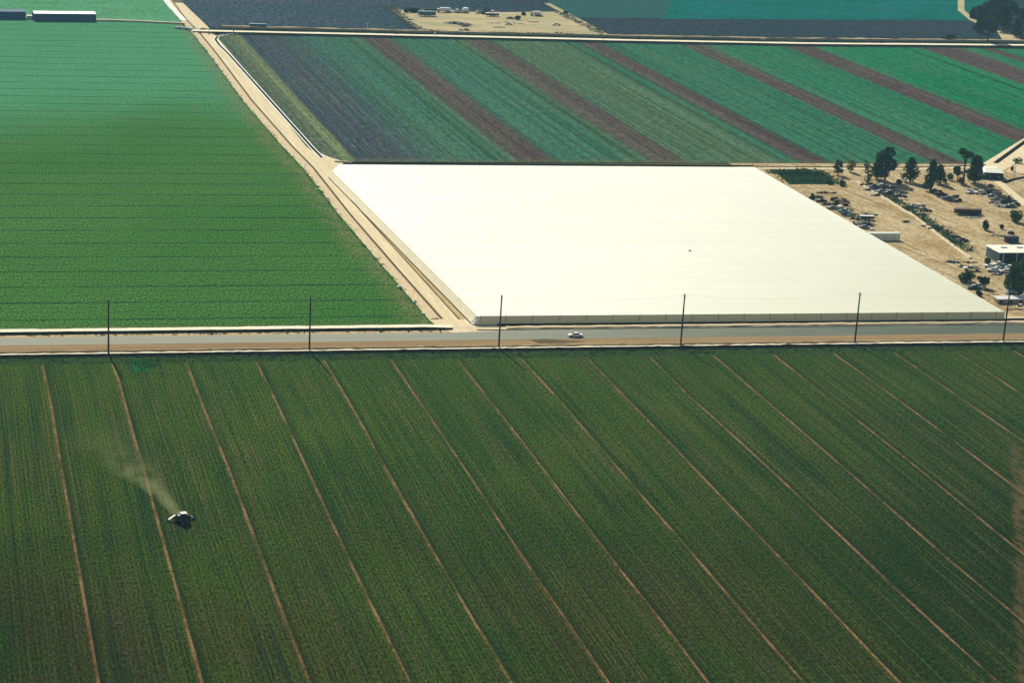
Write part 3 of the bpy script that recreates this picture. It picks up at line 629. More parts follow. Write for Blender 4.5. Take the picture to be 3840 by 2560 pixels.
for n_, y in enumerate((-1.25, .0, .95)):
    b = MB(); pts = [(g.x + l, g.y + y, H - .36) for g, l, H in PL]
    pts = [(pts[0][0] - 58, pts[0][1], pts[0][2])] + pts + [(pts[-1][0] + 58, pts[-1][1], pts[-1][2])]
    for p, q in zip(pts, pts[1:]):
        prev = None
        for k in range(9):
            t = k / 8; c = tuple(p[a] + (q[a] - p[a]) * t - (1.3 * 4 * t * (1 - t) if a == 2 else 0) for a in range(3))
            if prev: b.cyl(prev, c, .006, .006, 4)
            prev = c
    tag(b.build('power_line', 'cable'), ['thin power line on the camera side of the crossarms', 'thin power line along the middle of the crossarms', 'thin power line on the far side of the crossarms'][n_], 'power line', 'power lines strung between the poles')

# ================================================================== VEHICLES
def make_car(paint, loc, rz, label, group=None, glass='glass', wreck=False, kind='car', sc=1.0):
    r = empty('wrecked_car' if wreck else 'car', loc, rz, label, kind, group, sc)
    body = [(-2.55, .45), (-2.58, .72), (-2.45, .86), (-1.15, .93), (1.30, .93), (2.35, .84), (2.55, .70), (2.52, .42), (1.95, .30), (-1.95, .30)]
    b = MB(); b.prism(body, -.92, .92, .05); b.build('body', paint, r)
    g = MB(); g.prism([(-1.25, .92), (-.60, 1.36), (.75, 1.38), (1.45, .92)], -.80, .80, .16); g.build('window', glass, r)
    f = MB(); f.box(.08, 0, 1.36, 1.42, 1.24, .06); 
    for x in (-.93, 1.10): pass
    for sy in (-1, 1):
        f.cyl((-1.22, sy * .78, .93), (-.62, sy * .64, 1.38), .045, .045, 4); f.cyl((1.42, sy * .78, .93), (.76, sy * .64, 1.39), .045, .045, 4); f.cyl((.1, sy * .78, .93), (.1, sy * .63, 1.38), .04, .04, 4)
    f.build('roof', paint, r)
    if not wreck:
        for x in (-1.55, 1.5):
            for sy in (-1, 1):
                t = MB(); t.cyl((x, sy * .70, .34), (x, sy * .93, .34), .34, .34, 14); tt = t.build('wheel', 'tyre', r)
                h = MB(); h.cyl((x, sy * .925, .34), (x, sy * .945, .34), .18, .16, 10); h.build('hubcap', 'rim', tt)
        for x, nm in ((-2.62, 'bumper'), (2.6, 'bumper')):
            p = MB(); p.box(x, 0, .46, .12, 1.84, .14); p.build(nm, 'chrome', r)
        for sy in (-1, 1):
            p = MB(); p.box(-2.585, sy * .68, .62, .05, .26, .14); p.build('headlight', 'chrome', r)
            p = MB(); p.box(2.565, sy * .70, .62, .05, .30, .12); p.build('tail_light', 'red_paint', r)
    return r
def make_pickup(paint, loc, rz, label, group=None, load=None, sc=1.0):
    r = empty('pickup_truck', loc, rz, label, 'pickup truck', group, sc)
    b = MB(); b.prism([(-2.6, .5), (-2.62, .95), (-1.3, 1.06), (.45, 1.06), (.45, .45), (-2.2, .4)], -.92, .92, .04); b.build('body', paint, r)
    g = MB(); g.prism([(-1.35, 1.05), (-.85, 1.58), (.25, 1.60), (.42, 1.05)], -.82, .82, .12); g.build('window', 'glass', r)
    f = MB(); f.box(-.28, 0, 1.58, 1.16, 1.44, .07); f.build('roof', paint, r)
    d = MB(); d.box(1.6, 0, .5, 2.2, 1.84, .12); d.box(1.6, .88, .6, 2.2, .08, .48); d.box(1.6, -.88, .6, 2.2, .08, .48); d.box(2.66, 0, .6, .08, 1.84, .48); d.build('cargo_bed', paint, r)
    if load:
        l = MB()
        for _ in range(9): l.box(random.uniform(.8, 2.3), random.uniform(-.6, .6), .62, random.uniform(.3, .9), random.uniform(.3, .7), random.uniform(.3, .9), random.uniform(0, 3))
        l.build('load', load, r)
    for x in (-1.75, 1.75):
        for sy in (-1, 1):
            t = MB(); t.cyl((x, sy * .68, .38), (x, sy * .93, .38), .38, .38, 12); t.build('wheel', 'tyre', r)
    return r
def make_truck(paint, bed, loc, rz, label, L=8.0, boxed=True, group=None, sc=1.0):
    r = empty('truck', loc, rz, label, 'truck', group, sc)
    b = MB(); b.prism([(-L / 2, .6), (-L / 2, 1.4), (-L / 2 + .35, 2.3), (-L / 2 + 1.9, 2.35), (-L / 2 + 2.0, .6)], -1.05, 1.05, .08); b.build('cab', paint, r)
    g = MB(); g.box(-L / 2 + .1, 0, 1.45, .1, 1.7, .65); g.box(-L / 2 + 1.1, 1.03, 1.45, .9, .06, .6); g.box(-L / 2 + 1.1, -1.03, 1.45, .9, .06, .6); g.build('window', 'glass', r)
    f = MB(); f.box(.3, 0, .55, L - .8, .9, .25); f.build('chassis', 'dark_metal', r)
    c = MB()
    if boxed: c.box(1.1, 0, .85, L - 2.4, 2.3, 2.1)
    else:
        c.box(1.1, 0, .85, L - 2.4, 2.3, .18)
        for k in range(5):
            for sy in (-1, 1): c.box(1.1 - (L - 2.6) / 2 + k * (L - 2.6) / 4, sy * 1.1, 1.03, .1, .06, 1.0)
        for sy in (-1, 1): c.box(1.1, sy * 1.1, 1.75, L - 2.4, .05, .16)
    c.build('cargo_box' if boxed else 'flat_bed', bed, r)
    for x in (-L / 2 + 1.0, L / 2 - 2.2, L / 2 - 1.1):
        for sy in (-1, 1):
            t = MB(); t.cyl((x, sy * .75, .5), (x, sy * 1.08, .5), .5, .5, 12); t.build('wheel', 'tyre', r)
    return r
def make_trailer(wallm, roofm, loc, rz, label, L=9.0, W=2.4, H=2.5, group=None, windows=0, cat='trailer', z0=.6):
    r = empty('trailer', loc, rz, label, cat, group)
    b = MB(); b.box(0, 0, z0, L, W, H - z0); b.build('wall', wallm, r)
    t = MB(); t.box(0, 0, H, L + .15, W + .15, .12, 0, .98, .85); t.build('roof', roofm, r)
    for k in range(windows):
        x = -L / 2 + (k + .7) * L / (windows + .4); w_ = MB(); w_.box(x, -W / 2 - .02, 1.35, 1.0, .06, .7); w_.build('window', 'glass', r)
    if z0 > .2:
        for x in (-L * .1, L * .1 + .3):
            for sy in (-1, 1): w_ = MB(); w_.cyl((x, sy * W * .33, .4), (x, sy * W * .45, .4), .4, .4, 10); w_.build('wheel', 'tyre', r)
        h = MB(); h.box(-L / 2 - .7, 0, .55, 1.5, .12, .12); h.build('hitch', 'dark_metal', r)
    return r
def scrap(loc, rz, label, L, W, H, mats, n=16, cat='scrap heap', name='scrap_heap', beams=True):
    r = empty(name, loc, rz, label, cat)
    for m_ in mats:
        b = MB()
        for _ in range(n):
            x, y = random.uniform(-L / 2, L / 2), random.uniform(-W / 2, W / 2); k = 1 - .5 * (abs(x) / (L / 2 + .01)) ** 2
            if beams and random.random() < .45:
                a = random.uniform(-.5, .5) + (0 if L > W else 1.57); l = random.uniform(1, 3.2); z = random.uniform(.1, H * k)
                b.cyl((x - math.cos(a) * l / 2, y - math.sin(a) * l / 2, max(.06, z - .3)), (x + math.cos(a) * l / 2, y + math.sin(a) * l / 2, z), .09, .09, 5)
            else:
                hh = random.uniform(.3, 1) * H * k; b.box(x, y, 0, random.uniform(.5, 1.5), random.uniform(.4, 1.2), hh, random.uniform(0, 3), random.uniform(.5, 1), random.uniform(.5, 1))
        b.build({'rust': 'rusty_pieces', 'dark_metal': 'dark_pieces', 'pale_scrap': 'pale_pieces', 'wood': 'timber_pieces', 'grey_metal': 'metal_pieces', 'white_paint': 'white_pieces', 'teal_paint': 'painted_pieces', 'tyre': 'tyres', 'blue_paint': 'painted_pieces'}[m_], m_, r)
    return r
A = -.02

# the white car on the road, heading left
make_car('white_paint', G(2158, 1262) + Vector((0, 0, .03)), 0.0, 'white sedan driving left along the asphalt road below the canopy', sc=.92)

# ---------------- trees
def lobes(kind, h, r):
    L = []
    if kind == 'round':
        for k in range(9):
            a = random.uniform(0, 6.28); q = random.uniform(.25, .75) * r; L.append(((q * math.cos(a), q * math.sin(a), h * random.uniform(.48, .86)), r * random.uniform(.36, .55), h * random.uniform(.12, .2)))
    elif kind == 'tall':
        for k in range(12):
            t = k / 11; a = random.uniform(0, 6.28); q = r * .35 * (1.1 - t); L.append(((q * math.cos(a), q * math.sin(a), h * (.16 + .72 * t)), r * (.72 - .30 * t * t) * random.uniform(.7, 1.15), h * .12))
    elif kind == 'flag':     # wind-leaned irregular crown
        for k in range(13):
            t = k / 12; a = random.uniform(0, 6.28); q = r * .45; L.append(((q * math.cos(a) + r * .35 * (t - .4), q * math.sin(a), h * (.22 + .68 * t)), r * random.uniform(.42, .66) * (1.1 - .3 * t), h * random.uniform(.09, .14)))
    elif kind == 'palm':
        for k in range(9):
            a = k * .9; L.append(((r * .5 * math.cos(a), r * .5 * math.sin(a), h * random.uniform(.70, .97)), r * .5, h * .08))
    elif kind == 'bush':
        for k in range(6):
            a = random.uniform(0, 6.28); q = random.uniform(0, .55) * r; L.append(((q * math.cos(a), q * math.sin(a), h * random.uniform(.3, .6)), r * random.uniform(.4, .6), h * .34))
    return L
def crown_mesh(kind, h, r, n, leaf):
    b = MB(); L = lobes(kind, h, r)
    for (c, rr, hh) in L:
        m_ = int(n / len(L))
        for _ in range(m_):
            d = Vector((random.gauss(0, 1), random.gauss(0, 1), random.gauss(0, 1))).normalized() * random.uniform(.45, 1.08) ** .6
            b.leaf((c[0] + d.x * rr, c[1] + d.y * rr, max(.15, c[2] + d.z * hh)), leaf * random.uniform(.6, 1.35), .5)
    return b, L
def tree(fx, fy, h, r, kind, leafm, label, n=900, leaf=.42, group=None, rz=None, cat='tree', name=None):
    g = G(fx, fy); bush = kind == 'bush'
    nm = name or ('bush' if bush else {'palm': 'palm_tree'}.get(kind, 'tree'))
    root = empty(nm, g, random.uniform(0, 6) if rz is None else rz, label, 'bush' if bush else cat, group)
    b, L = crown_mesh(kind, h, r, n, leaf); b.build('crown', leafm, root)
    t = MB(); th = h * {'palm': .93, 'tall': .75, 'bush': .35}.get(kind, .6)
    t.cyl((0, 0, -.1), (.1, 0, th * .55), h * .030 + .06, h * .02 + .04, 8); t.cyl((.1, 0, th * .55), (0, .1, th), h * .02 + .04, h * .01 + .02, 7)
    for (c, rr, hh) in L[::2]: t.cyl((.05, .05, th * .5), (c[0] * .8, c[1] * .8, c[2]), h * .012 + .02, .03, 5)
    t.build('trunk', 'bark', root); return root

def T(fx, fy, top, halfw, *a, **k):
    """tree whose foot is at fx,fy and whose top reaches photo row top"""
    g = G(fx, fy); dist = (Vector((0, 0, CAM_H)) - g).length; h = (fy - top) / (FPX / dist) / .985
    return tree(fx, fy, h, 1.16 * halfw / (FPX / dist), *a, **k)

# ---- trees of the yard (east of the canopy)
T(3142, 657, 600, 17, 'flag', 'leaf_dark', 'small dark tree at the left end of the yard tree line, beside the yellowish tree', 500, .4)
T(3189, 646, 600, 17, 'flag', 'leaf_yellow', 'thin yellowish tree between the small dark tree and the tallest leaning tree', 320, .38)
T(3318, 676, 555, 40, 'flag', 'leaf_dark', 'big dark tree leaning right, largest on the left of the tree line', 2600, .5, rz=0)
T(3253, 692, 606, 17, 'flag', 'leaf_dark', 'slim dark tree with a bare trunk just left of the big leaning tree', 420, .38)
T(3288, 672, 596, 24, 'tall', 'leaf_dark', 'dark bushy tree pressed against the left side of the big leaning tree', 900, .45)
T(3414, 682, 592, 32, 'tall', 'leaf_dark', 'dark conical tree second from the left among the large ones', 1700, .45)
T(3490, 716, 598, 27, 'tall', 'leaf_dark', 'tall dark cypress like tree reaching lowest into the yard', 1900, .42)
T(3522, 690, 618, 24, 'tall', 'leaf_dark', 'dark tree touching the right side of the tall cypress like tree', 1100, .42)
T(3612, 690, 557, 24, 'palm', 'leaf_dark', 'tall palm with a small tufted head above the other trees', 520, .5)
T(3655, 688, 584, 36, 'tall', 'leaf_dark', 'darkest broad tree beside the house with the cream roof', 2600, .45)
T(3590, 684, 622, 17, 'round', 'leaf_dark', 'dark tree under the tall palm', 600, .4)
T(3562, 676, 646, 14, 'bush', 'leaf_bright', 'bright green bush left of the palm trunk', 330, .35)
T(3598, 686, 662, 15, 'bush', 'leaf_yellow', 'yellow green bush at the foot of the palm', 300, .35)
T(3545, 686, 668, 12, 'bush', 'leaf_bright', 'low bright bush between the cypress like trees and the palm', 200, .32)
T(3582, 752, 728, 13, 'round', 'leaf_grey', 'round grey shrub in the middle of the yard', 380, .32)
T(3692, 862, 822, 15, 'bush', 'leaf_dark', 'dark shrub standing alone below the long junk trailer', 420, .38)
T(3756, 858, 838, 10, 'bush', 'leaf_dark', 'small dark shrub above the dark cage container', 200, .32)
T(3812, 832, 782, 24, 'bush', 'leaf_mid', 'big green bush at the right edge below the row of wrecks', 800, .42)
T(3625, 1056, 1010, 34, 'bush', 'leaf_mid', 'wide green bush by the canopy edge, left of the round dark tree', 1200, .36)
T(3686, 1078, 1036, 19, 'round', 'leaf_dark', 'round dark tree behind the car parked at the canopy edge', 1200, .34)
T(3800, 1112, 984, 40, 'tall', 'leaf_mid', 'large green tree at the right edge between the warehouse and the white shed', 3200, .4)
T(3838, 1090, 960, 36, 'tall', 'leaf_mid', 'large tree cut by the right edge beside the warehouse', 1800, .42)
T(3672, 1110, 1088, 16, 'bush', 'leaf_dark', 'low dark bush in the corner between canopy and yard', 300, .3)
T(3702, 985, 966, 16, 'bush', 'leaf_dark', 'dark weeds and shrub at the left corner of the warehouse', 380, .34)
T(3815, 612, 588, 16, 'bush', 'leaf_mid', 'green bush beside the diagonal lane', 240, .36)
T(3795, 640, 622, 9, 'bush', 'leaf_dark', 'small dark bush right of the cream roofed house', 140, .32)
T(3110, 690, 672, 12, 'bush', 'leaf_mid', 'low green bush at the right end of the weedy patch', 200, .34)
T(3160, 697, 676, 16, 'bush', 'leaf_dark', 'dark bush under the small dark tree', 300, .34)
T(3372, 690, 668, 14, 'bush', 'leaf_dark', 'dark undergrowth between the big leaning tree and the conical tree', 280, .36)

# ---- trees by the far road, top right
for i, (fx, fy, top, hw, kd, lb) in enumerate([
    (3703, 158, 62, 30, 'round', 'tall tree with a bare trunk standing at the far road'),
    (3668, 122, 52, 20, 'tall', 'leftmost tree of the far grove beside the sandy path'),
    (3690, 100, 20, 26, 'round', 'tree at the upper left of the far grove'),
    (3735, 112, 30, 28, 'round', 'broad tree in the middle of the far grove'),
    (3765, 116, 14, 30, 'tall', 'tallest tree of the far grove'),
    (3790, 100, 8, 26, 'round', 'tree at the top right of the far grove'),
    (3812, 140, 70, 20, 'tall', 'dark tree at the right edge above the far road'),
    (3722, 66, -12, 30, 'round', 'tree at the very top of the far grove'),
    (3758, 60, -16, 26, 'round', 'tree cut by the top edge in the far grove'),
    (3838, 120, 30, 22, 'round', 'tree cut by the right edge in the far grove'),
    (3650, 70, 22, 14, 'bush', 'bush beside the top of the sandy path')]):
    T(fx, fy, top, hw, kd, 'leaf_dark', lb, 1500, .75)
T(3570, 150, 131, 24, 'bush', 'leaf_dark', 'low rounded dark thicket on the bank behind the far road', 700, .6)
T(3538, 150, 139, 14, 'bush', 'leaf_dark', 'small dark bush left of the rounded thicket on the far bank', 260, .5)

# ---- farmyard far away: trees and bushes
for fx, fy, top, hw, kd, lm, lb in [
    (1524, 48, 32, 13, 'bush', 'leaf_dark', 'dark tree at the left end of the farmyard row'), (1546, 48, 31, 12, 'bush', 'leaf_dark', 'second dark tree of the farmyard row'),
    (1563, 48, 33, 9, 'bush', 'leaf_dark', 'third dark tree of the farmyard row beside the teal trailer'), (1812, 54, 46, 7, 'bush', 'leaf_dark', 'small bush right of the pair of farmyard cars'),
    (1826, 53, 33, 10, 'round', 'leaf_grey', 'pale round tree beyond the farmyard trailer'), (1941, 75, 60, 12, 'bush', 'leaf_dark', 'bluish bush in the middle of the farmyard'),
    (1964, 58, 45, 8, 'bush', 'leaf_dark', 'dark bush near the back edge of the farmyard'), (1620, 45, 35, 11, 'bush', 'leaf_grey', 'pale bush behind the teal trailer'),
    (2120, 52, 42, 9, 'bush', 'leaf_dark', 'dark bush where the farmyard path leaves the fields'), (1634, 42, 34, 7, 'bush', 'leaf_dark', 'dark bush beside the pale one behind the teal trailer')]:
    T(fx, fy, top, hw, kd, lm, lb, 420, .6)

# ================================================================== BUILDINGS
def house(fx, fy, L, W, Hh, rh, rz, wallm, roofm, label, windows=2, door=True, cat='house', name='house', hip=0.0):
    g = G(fx, fy); r = empty(name, g, rz, label, cat)
    b = MB(); b.box(0, 0, -.05, L, W, Hh); b.build('wall', wallm, r)
    t = MB(); e = .45; x0, x1, y0, y1 = -L / 2 - e, L / 2 + e, -W / 2 - e, W / 2 + e
    v = [(x0, y0, Hh - .1), (x1, y0, Hh - .1), (x1, y1, Hh - .1), (x0, y1, Hh - .1), (x0 + hip, 0, Hh + rh), (x1 - hip, 0, Hh + rh)]
    t.v = v; t.f = [(0, 1, 5, 4), (2, 3, 4, 5), (1, 2, 5), (3, 0, 4), (3, 2, 1, 0)]; rf = t.build('roof', roofm, r)
    for k in range(windows):
        x = -L / 2 + (k + .6) * L / (windows + .2); w_ = MB(); w_.box(x, -W / 2 - .02, 1.1, 1.2, .08, 1.0); wn = w_.build('window', 'glass', r)
        s_ = MB(); s_.box(x, -W / 2 - .05, 1.0, 1.4, .14, .09); s_.build('sill', 'white_paint', wn)
    if door: d = MB(); d.box(L * .32, -W / 2 - .03, 0, 1.0, .08, 2.1); d.build('door', 'wood', r)
    return r
house(3714, 660, 8.2, 15.0, 3.0, .9, R(-14), 'dark_wall', 'pale_roof', 'small house with a cream hipped roof in tree shade beside the palm', 2, hip=2.0)
house(3676, 668, 3.4, 2.4, 2.1, .5, R(-14), 'cream_paint', 'pale_roof', 'tiny cream shed left of the cream roofed house', 0, True, 'shed', 'shed')
# warehouse with a pale flat roof and skylights
def warehouse():
    g = G(3745, 986); r = empty('warehouse', g, 0, 'warehouse with pale flat roof, dark skylights and blue grey walls at the right edge', 'warehouse')
    L, W, Hh = 26, 11.5, 4.0
    b = MB(); b.box(L / 2, W / 2, -.05, L, W, Hh); b.build('wall', 'grey_wall', r)
    f = MB(); f.box(L / 2, -.04, .02, L - .3, .06, Hh - .4); f.build('front_cladding', 'dark_wall', r)
    t = MB(); i = 0; t.box(L / 2 - .1, W / 2 - .3, Hh - .05, L + 1.2, W + 1.6, .22); t.build('roof', 'pale_roof', r)
    for x in (5.0, 11.5, 18.5):
        s_ = MB(); s_.box(x, W * .62, Hh + .17, 2.4, 1.6, .1); s_.build('skylight', 'dark_metal', r)
    for x in (4, 9, 14): d = MB(); d.box(x, -.1, 0, 3.2, .08, 3.1); d.build('door', 'dark_metal', r)
    for x in (1.2, 6.6, 11.8): p = MB(); p.cyl((x, -.9, 0), (x, -.9, Hh), .12, .12, 6); p.build('post', 'white_paint', r)
warehouse()
# long low white shed and small white roofed hut at the corner
def long_shed():
    g = G(3740, 1138); r = empty('long_shed', g, 0, 'long low shed with a bright white roof at the right edge behind the last pole', 'shed')
    b = MB(); b.box(9, 1.4, 0, 18, 2.6, 1.5); b.build('wall', 'tan_paint', r)
    t = MB(); t.v = [(-.3, -.3, 1.5), (18.4, -.3, 1.5), (18.4, 3.2, 1.95), (-.3, 3.2, 1.95), (-.3, -.3, 1.6), (18.4, -.3, 1.6), (18.4, 3.2, 2.05), (-.3, 3.2, 2.05)]
    t.f = [(3, 2, 1, 0), (4, 5, 6, 7), (0, 1, 5, 4), (1, 2, 6, 5), (2, 3, 7, 6), (3, 0, 4, 7)]; t.build('roof', 'white_paint', r)
    for k in range(5): p = MB(); p.box(1.5 + k * 3.6, .05, .1, 1.0, .14, .9); p.build('door', 'dark_metal', r)
long_shed()
house(3788, 1112, 3.4, 3.2, 2.0, .75, R(-10), 'cream_paint', 'white_paint', 'little hut with a white gabled roof under the large green tree', 1, True, 'hut', 'hut')
# white box trailer half behind the canopy
def big_white():
    g = G(3318, 902); r = empty('storage_tent', g, 0, 'long white covered structure standing half behind the right edge of the canopy', 'storage tent')
    b = MB(); L = 13.5; prof = [(-1.6, 0), (-1.6, 2.1), (-1.1, 2.65), (1.1, 2.85), (1.7, 2.3), (1.7, 0)]
    for x in (-L / 2, L / 2 - .5):
        for y, z in prof: b.v.append((x, y + 1.6, z))
    n = len(prof); b.f = [tuple(range(n))[::-1], tuple(range(n, 2 * n))] + [(k, (k + 1) % n, n + (k + 1) % n, n + k) for k in range(n)]
    b.build('cover', 'tent_cloth', r)
    t = MB(); t.quad((-L / 2, .48, 2.67), (L / 2 - .5, .48, 2.67), (L / 2 - .5, 2.72, 2.87), (-L / 2, 2.72, 2.87)); t.build('top_cover', 'roof_cloth', r)
    f = MB()
    for x in (-4, 0, 4): f.box(x, -.03, 0, .1, .05, 2.1)
    f.build('frame', 'grey_metal', r)
big_white()
# dark blue shade houses at the top left
def shade_house(fx0, fx1, fyb, label, L=None):
    a, b_ = G(fx0, fyb[0]), G(fx1, fyb[1]); d = b_ - a; Ln = d.length; rz = math.atan2(d.y, d.x)
    r = empty('shade_house', a, rz, label, 'shade house', 'dark blue shade houses at the top left'); H = 4.4; W = 9
    b = MB(); b.box(Ln / 2, W / 2, 0, Ln, W, H); b.build('net_wall', 'shade_net', r)
    t = MB(); t.v = [(0, -.4, H), (Ln, -.4, H), (Ln, W + .4, H), (0, W + .4, H), (0, W / 2, H + .9), (Ln, W / 2, H + .9)]
    t.f = [(0, 1, 5, 4), (2, 3, 4, 5), (1, 2, 5), (3, 0, 4), (3, 2, 1, 0)]; t.build('roof', 'white_paint' if fx0 > 60 else 'shade_net', r)
    for k in range(int(Ln / 6) + 1): p = MB(); p.cyl((min(Ln - .1, k * 6), -.12, 0), (min(Ln - .1, k * 6), -.12, H), .10, .10, 5); p.build('post', 'dark_metal', r)
shade_house(127, 360, (79, 81), 'long dark blue shade house with a white roof edge, the whole one')
shade_house(-90, 97, (71, 73), 'dark blue shade house cut by the left edge of the picture')
g = G(112, 72); r = empty('pump_shed', g, 0, 'small white box between the two dark blue shade houses', 'shed')
b = MB(); b.box(0, 0, 0, 3.4, 2.6, 2.0); b.build('wall', 'cream_paint', r); b = MB(); b.box(0, 0, 2.0, 3.8, 3.0, .2, 0, .9, .8); b.build('roof', 'white_paint', r)
# a small blue trailer parked on the far bank
make_trailer('blue_paint', 'blue_paint', G(966, 105), R(-2), 'dark blue trailer parked on the lane behind the far road', 10, 2.4, 2.4, cat='trailer')

# ================================================================== YARD CONTENTS
Z = Vector((0, 0, -.02))
def at(x, y): return G(x, y) + Z
W1 = 'wrecked_car'
# along the canopy edge
make_car('dark_metal', at(3079, 757), R(-3), 'dark low wreck beside the tip of the canopy edge, nearest its far corner', 'wrecked cars in the yard', 'dark_metal', True, 'wrecked car')
scrap(at(3047, 747), .3, 'dark upright junk standing at the far corner of the canopy', 1.8, 1.4, 2.6, ['dark_metal', 'grey_metal'], 7)
scrap(at(3097, 724), R(-4), 'long low stack of dark beams above the low wreck', 8, 1.2, .8, ['dark_metal', 'rust'], 14)
make_truck('dark_metal', 'rust', at(3156, 770), R(-10), 'dark truck loaded with rusty junk in the canopy side junk row', 6.4, False)
scrap(at(3160, 760), 0, 'rusty heap stacked beside the junk truck', 5, 3, 2.0, ['rust', 'dark_metal', 'pale_scrap'], 14)
make_car('grey_metal', at(3121, 784), R(-8), 'grey wreck just left of the canopy side junk truck', 'wrecked cars in the yard', 'dark_metal', True, 'wrecked car')
make_trailer('pale_scrap', 'cream_paint', at(3147, 786), R(30), 'small pale box trailer below the junk truck', 2.6, 1.6, 1.5)
make_car('dark_metal', at(3176, 806), R(-30), 'dark wreck slanting down below the small pale box trailer', 'wrecked cars in the yard', 'glass', True, 'wrecked car')
make_car('teal_paint', at(3166, 797), R(-28), 'bluish wreck touching the slanting dark wreck', 'wrecked cars in the yard', 'dark_metal', True, 'wrecked car')
make_trailer('dark_metal', 'white_paint', at(3250, 824), R(-6), 'flat dark trailer with a white top strip in the canopy side junk row', 5.6, 2.2, 1.6)
scrap(at(3218, 822), 0, 'grey and green scrap left of the white topped trailer', 5.5, 3, 1.5, ['dark_metal', 'pale_scrap', 'teal_paint'], 13)
make_car('grey_metal', at(3240, 856), R(-15), 'dark grey wreck at the lower end of the canopy side junk row', 'wrecked cars in the yard', 'dark_metal', True, 'wrecked car')
scrap(at(3222, 842), 0, 'dark scrap along the canopy edge above the lowest wreck', 5, 1.6, 1.0, ['dark_metal', 'grey_metal'], 10)
scrap(at(3267, 862), 0, 'white crumpled sheet lying at the bottom of the junk row', 2.2, 1.6, 1.0, ['white_paint'], 9, 'sheet', 'crumpled_sheet', False)
scrap(at(3398, 833), 0, 'small dark junk item alone on the open sand', 2.4, 1.6, 1.0, ['dark_metal', 'teal_paint'], 6)
for x, y, a_, L_, W_, H_, mm, lb in [
    (3070, 742, -5, 5, 2, 1.2, ['dark_metal', 'grey_metal'], 'dark scrap beside the nearest low wreck'), (3110, 768, -8, 6, 2, 1.4, ['dark_metal', 'rust'], 'dark rusty scrap left of the junk truck'),
    (3134, 752, -5, 4, 2, 1.8, ['dark_metal', 'rust'], 'rusty scrap at the tail of the junk truck'), (3172, 790, -20, 6, 2.5, 1.4, ['dark_metal', 'pale_scrap'], 'scrap between the two slanting wrecks'),
    (3196, 812, -20, 6, 2.5, 1.5, ['dark_metal', 'teal_paint', 'pale_scrap'], 'green and dark scrap right of the slanting wreck'), (3232, 838, -10, 7, 2.2, 1.3, ['dark_metal', 'grey_metal'], 'dark scrap between the white topped trailer and the lowest wreck'),
    (3256, 846, -10, 4, 2, 1.5, ['dark_metal', 'rust'], 'dark scrap right of the lowest grey wreck'), (3246, 806, -8, 9, 1.5, 1.0, ['teal_paint', 'grey_metal'], 'greenish poles behind the white topped trailer')]:
    scrap(at(x, y), R(a_), lb, L_, W_, H_, mm, 12)
for x, y, a_, L_, W_, H_, mm, lb in [
    (3262, 696, -5, 8, 2.5, 1.6, ['dark_metal', 'blue_paint'], 'dark machinery under the slim tree, beside the head of the sand bank'), (3318, 704, -10, 8, 3, 1.8, ['dark_metal', 'grey_metal'], 'dark machinery in the shade of the big leaning tree'),
    (3352, 716, -15, 7, 2.5, 1.5, ['dark_metal', 'grey_metal', 'blue_paint'], 'bluish machinery right of the leaning tree shade'), (3380, 724, -15, 5, 2, 1.2, ['grey_metal', 'rust'], 'grey scrap above the long metal frame'),
    (3470, 792, -30, 5, 2, 1.3, ['dark_metal', 'teal_paint'], 'dark scrap right below the white pickup in the weeds'), (3510, 862, -30, 6, 2, 1.1, ['dark_metal', 'rust'], 'dark scrap in the lower weeds of the sand bank'),
    (3580, 890, -30, 6, 2, 1.2, ['dark_metal', 'grey_metal'], 'dark scrap just above the bottom end of the sand bank')]:
    scrap(at(x, y), R(a_), lb, L_, W_, H_, mm, 12)
# under the trees
for i, (x, y, mm, lb) in enumerate([(3275, 704, 'grey_metal', 'grey wreck under the slim bare trunked tree'), (3304, 700, 'white_paint', 'pale wreck below the big leaning tree'), (3345, 708, 'dark_metal', 'dark wreck right below the big leaning tree'),
                                    (3300, 722, 'grey_metal', 'grey wreck beside the head of the low sand bank'), (3332, 728, 'dark_metal', 'dark wreck in the second row below the leaning tree')]):
    make_car(mm, at(x, y), R([-6, 12, -14, 20, -4][i]), lb, 'wrecked cars in the yard', 'dark_metal', True, 'wrecked car')
scrap(at(3368, 737), R(12), 'long bluish metal frame lying above the sand bank', 7, 1.6, 1.3, ['dark_metal', 'grey_metal', 'blue_paint'], 9)
scrap(at(3330, 716), 0, 'mixed scrap under the leaning tree', 8, 4, .9, ['rust', 'grey_metal', 'pale_scrap'], 12)
T(3396, 748, 734, 9, 'round', 'leaf_grey', 'small grey shrub beside the long metal frame', 160, .3)
make_pickup('white_paint', at(3447, 780), R(-12), 'white pickup among weeds by the low sand bank', None, 'dark_metal')
make_car('dark_metal', at(3424, 778), R(6), 'dark wreck left of the white pickup by the sand bank', 'wrecked cars in the yard', 'dark_metal', True, 'wrecked car')
scrap(at(3458, 806), 0, 'junk with red pieces in the weeds below the white pickup', 5, 3, 1.2, ['rust', 'white_paint', 'dark_metal'], 8)
scrap(at(3490, 848), .3, 'low grey scrap in the weeds halfway down the sand bank', 8, 3, 1.0, ['grey_metal', 'rust'], 11)
scrap(at(3546, 872), .3, 'small white tank and scrap near the lower end of the weeds', 3, 2, 1.3, ['white_paint', 'dark_metal'], 5)
scrap(at(3608, 905), .3, 'dark and red scrap at the bottom end of the sand bank', 7, 3, 1.2, ['rust', 'dark_metal', 'pale_scrap'], 11)
make_car('dark_metal', at(3530, 733), R(-15), 'dark car in tree shade below the tall cypress like tree', None, 'glass', False)
make_car('blue_paint', at(3553, 748), R(-20), 'dark blue car at the end of the tree shade row', None, 'glass', False)
make_pickup('dark_metal', at(3508, 722), R(-12), 'dark pickup at the foot of the tall cypress like tree')
